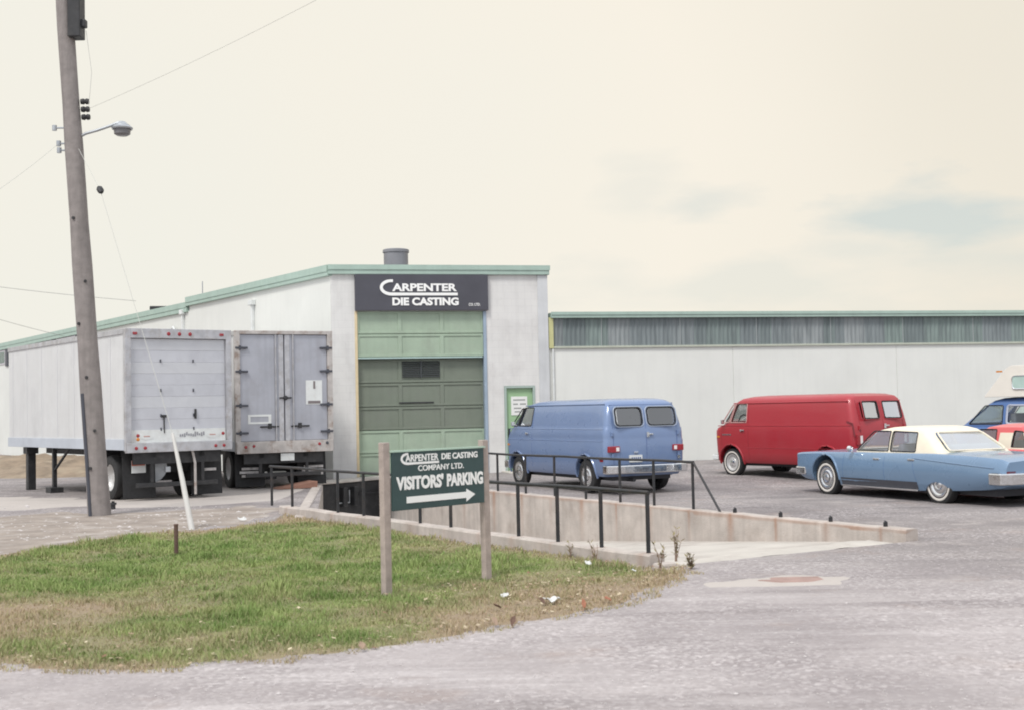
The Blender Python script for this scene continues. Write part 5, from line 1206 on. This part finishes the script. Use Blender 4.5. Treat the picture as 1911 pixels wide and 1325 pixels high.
ECONO = dict(
    lv=[(.34, 2.17, -2.36, .86, .2, .12), (.42, 2.22, -2.42, .91, .2, .12), (.60, 2.25, -2.44, .93, .22, .12), (.95, 2.27, -2.45, .945, .24, .14), (1.12, 2.27, -2.45, .945, .24, .14), (1.20, 2.22, -2.445, .94, .26, .14), (1.25, 2.08, -2.44, .932, .28, .14), (1.31, 1.96, -2.43, .925, .28, .14), (1.50, 1.82, -2.39, .905, .26, .14), (1.70, 1.68, -2.34, .880, .26, .15), (1.84, 1.56, -2.30, .855, .26, .16), (1.91, 1.42, -2.25, .80, .26, .18), (1.955, 1.15, -2.1, .68, .26, .2), (1.975, .8, -1.8, .46, .2, .2)],
    paint=REDV, wb=3.14, R=.345, hw=.935, ra=.41, bf=.12, br=.08, ztop=1.97, wheel='steel', white=True, rim_m=mat('red_frame', S(196, 150, 146), .5), rg=glass('van_rear_glass', (.62, .68, .74), .035, .06), seat=1.05,
    side_holes=[rpoly([(1.00, 1.33), (1.56, 1.33), (1.38, 1.79), (1.00, 1.79)], .03), rpoly([(1.60, 1.33), (1.84, 1.33), (1.50, 1.76), (1.42, 1.78)], .02)],
    rear_holes=[rrect(.09, .62, 1.40, 1.78, .05), rrect(-.62, -.09, 1.40, 1.78, .05)], wind=rpoly([(-.82, 1.34), (.82, 1.34), (.72, 1.78), (-.72, 1.78)], .06),
    seams=[(.94, .42, .94, 1.82), (1.88, .75, 1.86, 1.28)], seam_m=mat('dark_red_seam', S(140, 44, 52), .6), creases=[(-2.3, 2.0, 1.25, .010), (-2.3, 1.0, .72, .006)],
    handles=[(1.12, 1.14)], drip=1.80, mirror=(1.70, 1.30), side_mark=(-2.2, .62), tails=[(.70, .86, .82, 1.05)], rear_seams=[(0, .5, 0, 1.82), (.72, .5, .72, 1.82), (-.72, .5, -.72, 1.82)],
    hinges=[(.75, 1.2), (-.75, 1.2)], hinge_m=REDV, plate=None, bump=(.40, .53), bump_m=WHITE, extra=[econo_extra])
VB = van('panel_van', 'red panel van with white rimmed wheels parked along the white wing wall', 7.015, 31.149, 2.156, 0.06, ECONO)
VB.location.z = terrain(7.0, 31.15)

def sedan(name, label, x, y, ang, z, cfg):
    o = empty(name, (x, y, z), ang); tag(o, label, cfg.get('cat', 'car')); wb, Rw, hw = cfg['wb'], cfg['R'], cfg['hw']; paint = cfg['paint']; st = cfg['st']
    def hwf(xx):
        s_ = sorted(st, key=lambda q: q[0])
        for a, b in zip(s_, s_[1:]):
            if a[0] <= xx <= b[0]: t = (xx-a[0])/(b[0]-a[0]); return tuple(a[i]+(b[i]-a[i])*t for i in range(8))
        return s_[0] if xx < s_[0][0] else s_[-1]
    def side_y(xx, zz):
        q = hwf(xx); zb, zw, zs, hb, h_, ht = q[1:7]
        pr = [(zb+.015, hb), (zb+(zw-zb)*.35, hb+(h_-hb)*.6), (zb+(zw-zb)*.75, h_-.006), (zw, h_), (zw+(zs-zw)*.5, h_-(h_-ht)*.25), (zs-.03, ht+.02), (zs, ht-.01)]
        for a, b in zip(pr, pr[1:]):
            if a[0] <= zz <= b[0]: t = (zz-a[0])/max(1e-6, b[0]-a[0]); return a[1]+(b[1]-a[1])*t
        return pr[0][1] if zz < pr[0][0] else pr[-1][1]
    cutters = []
    for s in (1, -1):
        cutters.append(arch(wb/2, Rw+.02, cfg['ra'], *sorted((s*(hw-.42), s*(hw+.2)))))
        cutters.append(arch(-wb/2, Rw+cfg.get('skirt', .02), cfg.get('ra2', cfg['ra']), *sorted((s*(hw-.42), s*(hw+.2)))))
    me = cut(stations(st), cutters, 'body'); bd = link_mesh('body', me, paint, o)
    lv = cfg['gl']; cutters = [stack(inset_levels(lv, .05, lv[0][0]+.03, lv[-1][0]-.05), .05, .05)]
    for poly in cfg['side']: c = MB(); c.prism(poly, -2, 2, 'y'); cutters.append(c)
    zm = (lv[0][0]+lv[-1][0])/2
    c = MB(); c.prism(cfg['rearw'], interp(lv, zm, 2)-.9, interp(lv, zm, 2)+.45, 'x'); cutters.append(c)
    c = MB(); c.prism(cfg['wind'], interp(lv, zm, 1)-.45, interp(lv, zm, 1)+.9, 'x'); cutters.append(c)
    me = cut(stack(lv, .08, .06, nside=14), cutters, 'roof'); rf = link_mesh('roof', me, cfg['roof_m'], o)
    for poly in cfg['side']:
        for s in (1, -1):
            mb = MB(); side_pane(mb, poly, lv, s, -.012); pn_ = mb.build('side_window', cfg['glass'], o); mb = MB(); side_rim(mb, poly, lv, s, .012, .002); mb.build('frame', CHROME if cfg.get('chrome_rim') else RUB, pn_)
    mb = MB(); end_pane(mb, cfg['rearw'], lv, 2, .012, -.06); pn_ = mb.build('rear_window', cfg['rglass'], o); mb = MB(); end_rim(mb, cfg['rearw'], lv, 2, -.002, -.06, .016); mb.build('frame', cfg['roof_m'], pn_)
    mb = MB(); end_pane(mb, cfg['wind'], lv, 1, -.014, .08); pn_ = mb.build('windshield', GL, o); mb = MB(); end_rim(mb, cfg['wind'], lv, 1, .002, .08, .014); mb.build('frame', CHROME, pn_)
    for xs_ in cfg['seats']:
        mb = MB(); mb.box(xs_-.28, xs_+.25, -.62, .62, .55, lv[0][0]+.02); mb.prism(rpoly([(-.62, lv[0][0]-.05), (.62, lv[0][0]-.05), (.60, lv[0][0]+.2), (-.60, lv[0][0]+.2)], .06), xs_-.36, xs_-.22, 'x'); mb.build('seat', cfg.get('seat_m', SEATM), o, bevel=.04)
    for s in (1, -1):
        wheel(o, wb/2, s*(hw-.15), s, Rw, .2, cfg['wheel'], cfg.get('white', False)); wheel(o, -wb/2, s*(hw-.17), s, Rw, .2, cfg['wheel'], cfg.get('white', False))
        mb = MB(); pts = []
        for i in range(15):
            a = R(-5+190*i/14); xx, zz = wb/2+(cfg['ra']+.01)*math.cos(a), Rw+.02+(cfg['ra']+.01)*math.sin(a); pts.append((xx, s*(side_y(xx, zz)), zz))
        mb.tube(pts, .022, 6); mb.build('wheel_lip', paint if not cfg.get('chrome_lip') else CHROME, bd, smooth=50)
        for xx in (wb/2, -wb/2):
            mb = MB(); mb.box(xx-.42, xx+.42, *sorted((s*(hw-.43), s*(hw-.40))), .35, .72); mb.build('wheel_well', INT, bd)
        for (xa, za, xb, zb_) in cfg['seams']:
            mb = MB(); mb.tube([(xa+(xb-xa)*i/8, s*(side_y(xa+(xb-xa)*i/8, za+(zb_-za)*i/8)-.001), za+(zb_-za)*i/8) for i in range(9)], .005, 4); mb.build('door_seam', cfg['seam_m'], bd)
        for (xx, zz) in cfg['handles']:
            yv = side_y(xx, zz); mb = MB(); mb.box(xx-.09, xx+.09, *sorted((s*(yv-.01), s*(yv+.022))), zz-.018, zz+.018); mb.build('handle', CHROME, o, bevel=.008)
        if cfg.get('sill'):
            xa, xb, z0, z1 = cfg['sill']; mb = MB(); vs = []
            n = 12
            for i in range(n+1):
                xx = xa+(xb-xa)*i/n; vs += [(xx, s*(side_y(xx, z0)+.006), z0), (xx, s*(side_y(xx, z1)+.006), z1)]
            mb.add(vs, [(2*i, 2*i+2, 2*i+3, 2*i+1) for i in range(n)]); mb.build('sill_panel', GREYB, bd)
            mb = MB(); mb.tube([(xa+(xb-xa)*i/10, s*(side_y(xa+(xb-xa)*i/10, z0)+.012), z0-.012) for i in range(11)], .024, 6); mb.build('sill_trim', CHROME, bd, smooth=50)
        if cfg.get('spear'):
            xa, za, xb, zb_ = cfg['spear']; mb = MB(); mb.tube([(xa+(xb-xa)*i/8, s*side_y(xa+(xb-xa)*i/8, za+(zb_-za)*i/8), za+(zb_-za)*i/8) for i in range(9)], .012, 6); mb.build('side_crease', paint, bd, smooth=50)
        if s == -1: continue
        mx_, mz_ = cfg['mirror']; yv = side_y(mx_, mz_-.1); mb = MB(); mb.tube([(mx_, s*(yv-.05), mz_-.1), (mx_, s*(yv+.05), mz_)], .012, 6); mb.lathe([(0, -.05), (.05, -.035), (.06, .03), (0, .03)], (mx_, s*(yv+.07), mz_+.03), 'x', 12); mb.build('mirror', CHROME, o, smooth=40)
    for s in (1, -1):
        xr = cfg['xr']; mb = MB(); mb.box(xr-.02, xr+.1, *sorted((s*(hw-.34), s*(hw-.12))), .56, .66); mb.build('tail_light', REDL, o, bevel=.01)
        mb = MB(); mb.lathe([(0, .03), (.08, .025), (.09, 0)], (cfg['xf']-.01, s*(hw-.35), .66), 'x', 16); mb.build('headlight', WLENS, o, smooth=40)
    bumper(o, 'rear_bumper', cfg['xr']-.10, hw+.0, *cfg['rb'], .38, -1, CHROME, .09); bumper(o, 'front_bumper', cfg['xf']+.10, hw-.02, *cfg['fb'], .42, 1, CHROME, .09)
    mb = MB(); mb.box(cfg['xr']+.4, cfg['xf']-.4, -hw+.28, hw-.28, .20, .34); mb.tube([(-wb/2, -hw+.2, Rw), (-wb/2, hw-.2, Rw)], .045, 8); mb.build('underbody', INT, o)
    for f in cfg.get('extra', ()): f(o, bd)
    return o
CHRY = dict(wb=3.23, R=.36, hw=1.0, ra=.44, ra2=.41, skirt=-.36, paint=BLUEC, roof_m=CREAM, glass=glass('car_side_glass', (.88, .87, .92), .2), rglass=GLG, wheel='cover', white=True, chrome_rim=False,
    st=[(2.62, .42, .60, .79, .78, .88, .86, .80), (2.585, .36, .60, .835, .86, .945, .925, .845), (2.40, .30, .60, .855, .88, .97, .94, .875), (1.9, .26, .60, .872, .90, .985, .935, .91), (1.2, .22, .60, .885, .91, .995, .93, .935), (.7, .21, .60, .89, .92, 1.0, .93, .93), (0, .21, .61, .895, .93, 1.005, .93, .93), (-.8, .21, .62, .90, .93, 1.005, .93, .93), (-1.5, .23, .62, .91, .92, 1.0, .92, .94), (-2.1, .26, .62, .895, .90, .985, .90, .935), (-2.7, .30, .60, .878, .87, .97, .89, .915), (-3.1, .35, .59, .85, .84, .94, .86, .885), (-3.22, .40, .58, .80, .80, .89, .81, .83)],
    gl=[(.86, 1.02, -1.76, .86, .25, .16), (.92, .94, -1.66, .845, .25, .16), (1.10, .70, -1.40, .775, .25, .16), (1.26, .50, -1.16, .70, .25, .16), (1.325, .37, -1.05, .655, .25, .16), (1.37, .14, -.90, .56, .22, .15), (1.39, -.1, -.75, .40, .15, .12)],
    side=[rpoly([(-.18, .93), (.74, .93), (.40, 1.30), (-.10, 1.30)], .03), rpoly([(-.24, .93), (-.94, .93), (-.86, 1.28), (-.16, 1.30)], .03)],
    rearw=rpoly([(-.66, .96), (.66, .96), (.52, 1.28), (-.52, 1.28)], .06), wind=rpoly([(-.72, .95), (.72, .95), (.58, 1.30), (-.58, 1.30)], .06), seats=(.05, -1.0),
    seams=[(1.05, .34, 1.0, .86), (-.22, .30, -.22, .88), (-1.12, .34, -.98, .88)], seam_m=mat('navy_seam', S(86, 114, 154), .6), handles=[(.0, .78), (-.98, .79)], sill=(1.12, -1.12, .25, .39), spear=(-1.0, .82, -3.0, .70), mirror=(.72, .93),
    xr=-3.2, xf=2.60, rb=(.42, .62), fb=(.40, .56), chrome_lip=False)
CA = sedan('sedan_car', 'long blue sedan with cream vinyl roof parked beside the ramp wall', 7.80, 24.95, 1.972, 0.0, CHRY)
CA.location.z = terrain(7.8, 25)-.03
REDS = dict(wb=2.7, R=.32, hw=.9, ra=.39, ra2=.38, skirt=.0, paint=REDC, roof_m=REDC, glass=GLD, rglass=GLG, wheel='steel', white=True,
    st=[(2.2, .42, .58, .74, .70, .80, .76, .76), (2.1, .34, .58, .80, .78, .86, .82, .82), (1.5, .26, .58, .85, .80, .89, .84, .90), (.8, .22, .58, .88, .82, .90, .84, .91), (0, .22, .58, .89, .82, .90, .84, .91), (-1.2, .24, .58, .89, .82, .90, .84, .91), (-1.9, .28, .58, .87, .80, .88, .80, .90), (-2.3, .34, .58, .82, .76, .84, .76, .86), (-2.4, .42, .58, .76, .70, .8, .7, .78)],
    gl=[(.84, .95, -1.5, .80, .22, .2), (1.0, .72, -1.32, .76, .22, .2), (1.2, .42, -1.1, .69, .22, .2), (1.30, .25, -.98, .64, .22, .2), (1.35, .0, -.8, .52, .2, .2), (1.37, -.15, -.6, .4, .15, .15)],
    side=[rpoly([(-.22, .92), (.62, .92), (.28, 1.26), (-.16, 1.26)], .03), rpoly([(-.62, .92), (-1.0, .92), (-.85, 1.22), (-.62, 1.24)], .03)], rearw=rpoly([(-.6, .95), (.6, .95), (.5, 1.25), (-.5, 1.25)], .05), wind=rpoly([(-.66, .93), (.66, .93), (.56, 1.25), (-.56, 1.25)], .05), seats=(.1, -.8),
    seams=[(.85, .32, .85, .84), (-.4, .32, -.4, .86)], seam_m=mat('dark_red_seam', S(110, 22, 30), .6), handles=[(-.25, .76)], mirror=(.62, .92), xr=-2.4, xf=2.2, rb=(.42, .56), fb=(.40, .54), extra=[])
def red_extra(o, bd):
    lv = [q for q in REDS['gl'] if q[0] < 1.25]
    # white vinyl covering the rear half of the roof: a skin over pillars and roof
    lv2 = [(z, -.26 if z < 1.36 else -.3, xr-.012, hw_+.012, .03, rr_) for (z, xf, xr, hw_, rf_, rr_) in lv]
    lv2 = [(z+(.012 if z > 1.3 else 0), a, b_, c, d_, e_) for (z, a, b_, c, d_, e_) in lv2]
    cutters = []
    c = MB(); c.prism(REDS['side'][1], -2, 2, 'y'); cutters.append(c)
    c = MB(); c.prism(REDS['rearw'], -2.4, -.7, 'x'); cutters.append(c)
    cutters.append(stack([(z, .2, xr+.02, hw_-.02, .03, max(.03, rr_)) for (z, xf, xr, hw_, rf_, rr_) in [(.5, 0, -1.5, .8, .2, .2)]+[q for q in lv if q[0] < 1.31]], .0, .05))
    link_mesh('vinyl_roof', cut(stack(lv2, .0, .06, nside=10), cutters, 'vinyl_roof'), CREAM, o)
REDS['extra'] = [red_extra]
CB = sedan('coupe_car', 'red coupe with cream rear half roof, partly hidden behind the blue sedan', 9.93, 25.4, 1.972, 0.0, REDS)
CB.location.z = terrain(10.5, 25)-.01

# camper pickup behind
def camper(x, y, ang):
    o = empty('camper_truck', (x, y, terrain(x, y)), ang); tag(o, 'blue pickup truck with cream camper top over its cab by the wing wall', 'camper truck')
    wb, hw, Rw = 3.3, .98, .37
    st = [(2.45, .48, .75, .98, .80, .92, .86, 1.0), (2.3, .42, .75, 1.02, .86, .96, .90, 1.04), (1.5, .40, .75, 1.06, .90, .98, .92, 1.12), (.9, .40, .75, 1.08, .90, .98, .93, 1.14), (.2, .40, .75, 1.08, .90, .98, .94, 1.1), (-.9, .40, .75, 1.08, .90, .98, .94, 1.1), (-2.6, .42, .75, 1.08, .90, .98, .94, 1.1), (-2.7, .46, .75, 1.06, .88, .95, .9, 1.06)]
    cutters = [arch(xx, Rw+.02, .46, *sorted((s*(hw-.42), s*(hw+.2)))) for xx in (wb/2, -wb/2) for s in (1, -1)]
    bd = link_mesh('body', cut(stations(st), cutters, 'body'), BLUET, o)
    lv = [(1.02, 1.36, -1.05, .93, .2, .1), (1.14, 1.20, -1.05, .92, .2, .1), (1.40, .86, -1.04, .87, .2, .1), (1.66, .55, -1.0, .81, .2, .1), (1.74, .42, -.98, .77, .22, .12), (1.80, .2, -.9, .66, .2, .1), (1.82, .0, -.8, .5, .15, .1)]
    sides = [rpoly([(.02, 1.16), (.94, 1.16), (.52, 1.62), (.02, 1.62)], .04), rpoly([(-.10, 1.16), (-.92, 1.16), (-.92, 1.62), (-.10, 1.62)], .07)]
    cutters = [stack(inset_levels(lv, .05, 1.06, 1.74), .05, .03)]
    for p_ in sides: c = MB(); c.prism(p_, -2, 2, 'y'); cutters.append(c)
    wnd = rpoly([(-.74, 1.18), (.74, 1.18), (.62, 1.64), (-.62, 1.64)], .06); c = MB(); c.prism(wnd, .45, 1.8, 'x'); cutters.append(c)
    link_mesh('cab', cut(stack(lv, .08, .02), cutters, 'cab'), BLUET, o)
    for k, p_ in enumerate(sides):
        for s in (1, -1):
            mb = MB(); side_pane(mb, p_, lv, s, -.012); w_ = mb.build('side_window', GLG if k == 0 else GL, o); mb = MB(); side_rim(mb, p_, lv, s, .014 if k == 0 else .03, .003); mb.build('frame', RUB if k == 0 else mat('pale_blue_frame', S(170, 176, 190), .5), w_)
    mb = MB(); end_pane(mb, wnd, lv, 1, -.012, .08); w_ = mb.build('windshield', GL, o)
    mb = MB(); mb.box(-.1, .35, -.7, .7, .8, 1.12); mb.box(-.22, -.08, -.7, .7, 1.1, 1.42); mb.build('seat', SEATM, o, bevel=.04)
    # raised top: starts over the cab and rises backwards
    prof = rpoly([(.52, 1.83), (-.1, 2.52), (-.25, 2.60), (-2.72, 2.60), (-2.76, 1.12), (-1.08, 1.12), (-1.08, 1.83)], .06)
    mb = MB(); mb.prism(prof, -.88, .88, 'y'); cp = mb.build('camper_top', mat('cream_shell', S(226, 222, 212), .5, var=.05, scale=3), o, bevel=.05)
    for s in (1, -1):
        for xa, xb in ((-1.25, -.28), (-2.5, -1.5)):
            q = rrect(xa, xb, 2.02, 2.34, .08); mb = MB(); mb.prism(q, *sorted((s*.882, s*.90)), 'y'); f_ = mb.build('camper_window', mat('camper_glass', S(176, 200, 192), .15, var=.08, scale=3), cp)
            mb = MB(); pts = [(a, s*.9, b_) for a, b_ in q]; mb.tube(pts+[pts[0]], .015, 5); mb.build('frame', CHROME, f_)
        mb = MB(); mb.box(-.02, .14, *sorted((s*.882, s*.90)), 2.44, 2.48); mb.build('marker_light', AMBL, cp)
        wheel(o, wb/2, s*(hw-.15), s, Rw, .2, 'steel'); wheel(o, -wb/2, s*(hw-.15), s, Rw, .2, 'steel')
        mb = MB(); mb.lathe([(0, .03), (.09, .02), (.1, 0)], (2.43, s*.62, .84), 'x', 16); mb.build('headlight', WLENS, o)
        mb = MB(); mb.tube([(-.04, s*.955, .5), (-.04, s*.945, 1.06)], .006, 4); mb.build('door_seam', RUB, bd)
        mb = MB(); mb.box(.05, .2, *sorted((s*.965, s*.99)), .94, .97); mb.build('handle', CHROME, o, bevel=.006)
        mb = MB(); mb.box(-2.74, -2.66, *sorted((s*.72, s*.88)), .7, .9); mb.build('tail_light', REDL, o, bevel=.01)
    bumper(o, 'front_bumper', 2.56, .98, .46, .62, .3, 1, CHROME); bumper(o, 'rear_bumper', -2.82, .98, .46, .6, .2, -1, CHROME)
    return o
camper(12.85, 32.5, R(128))
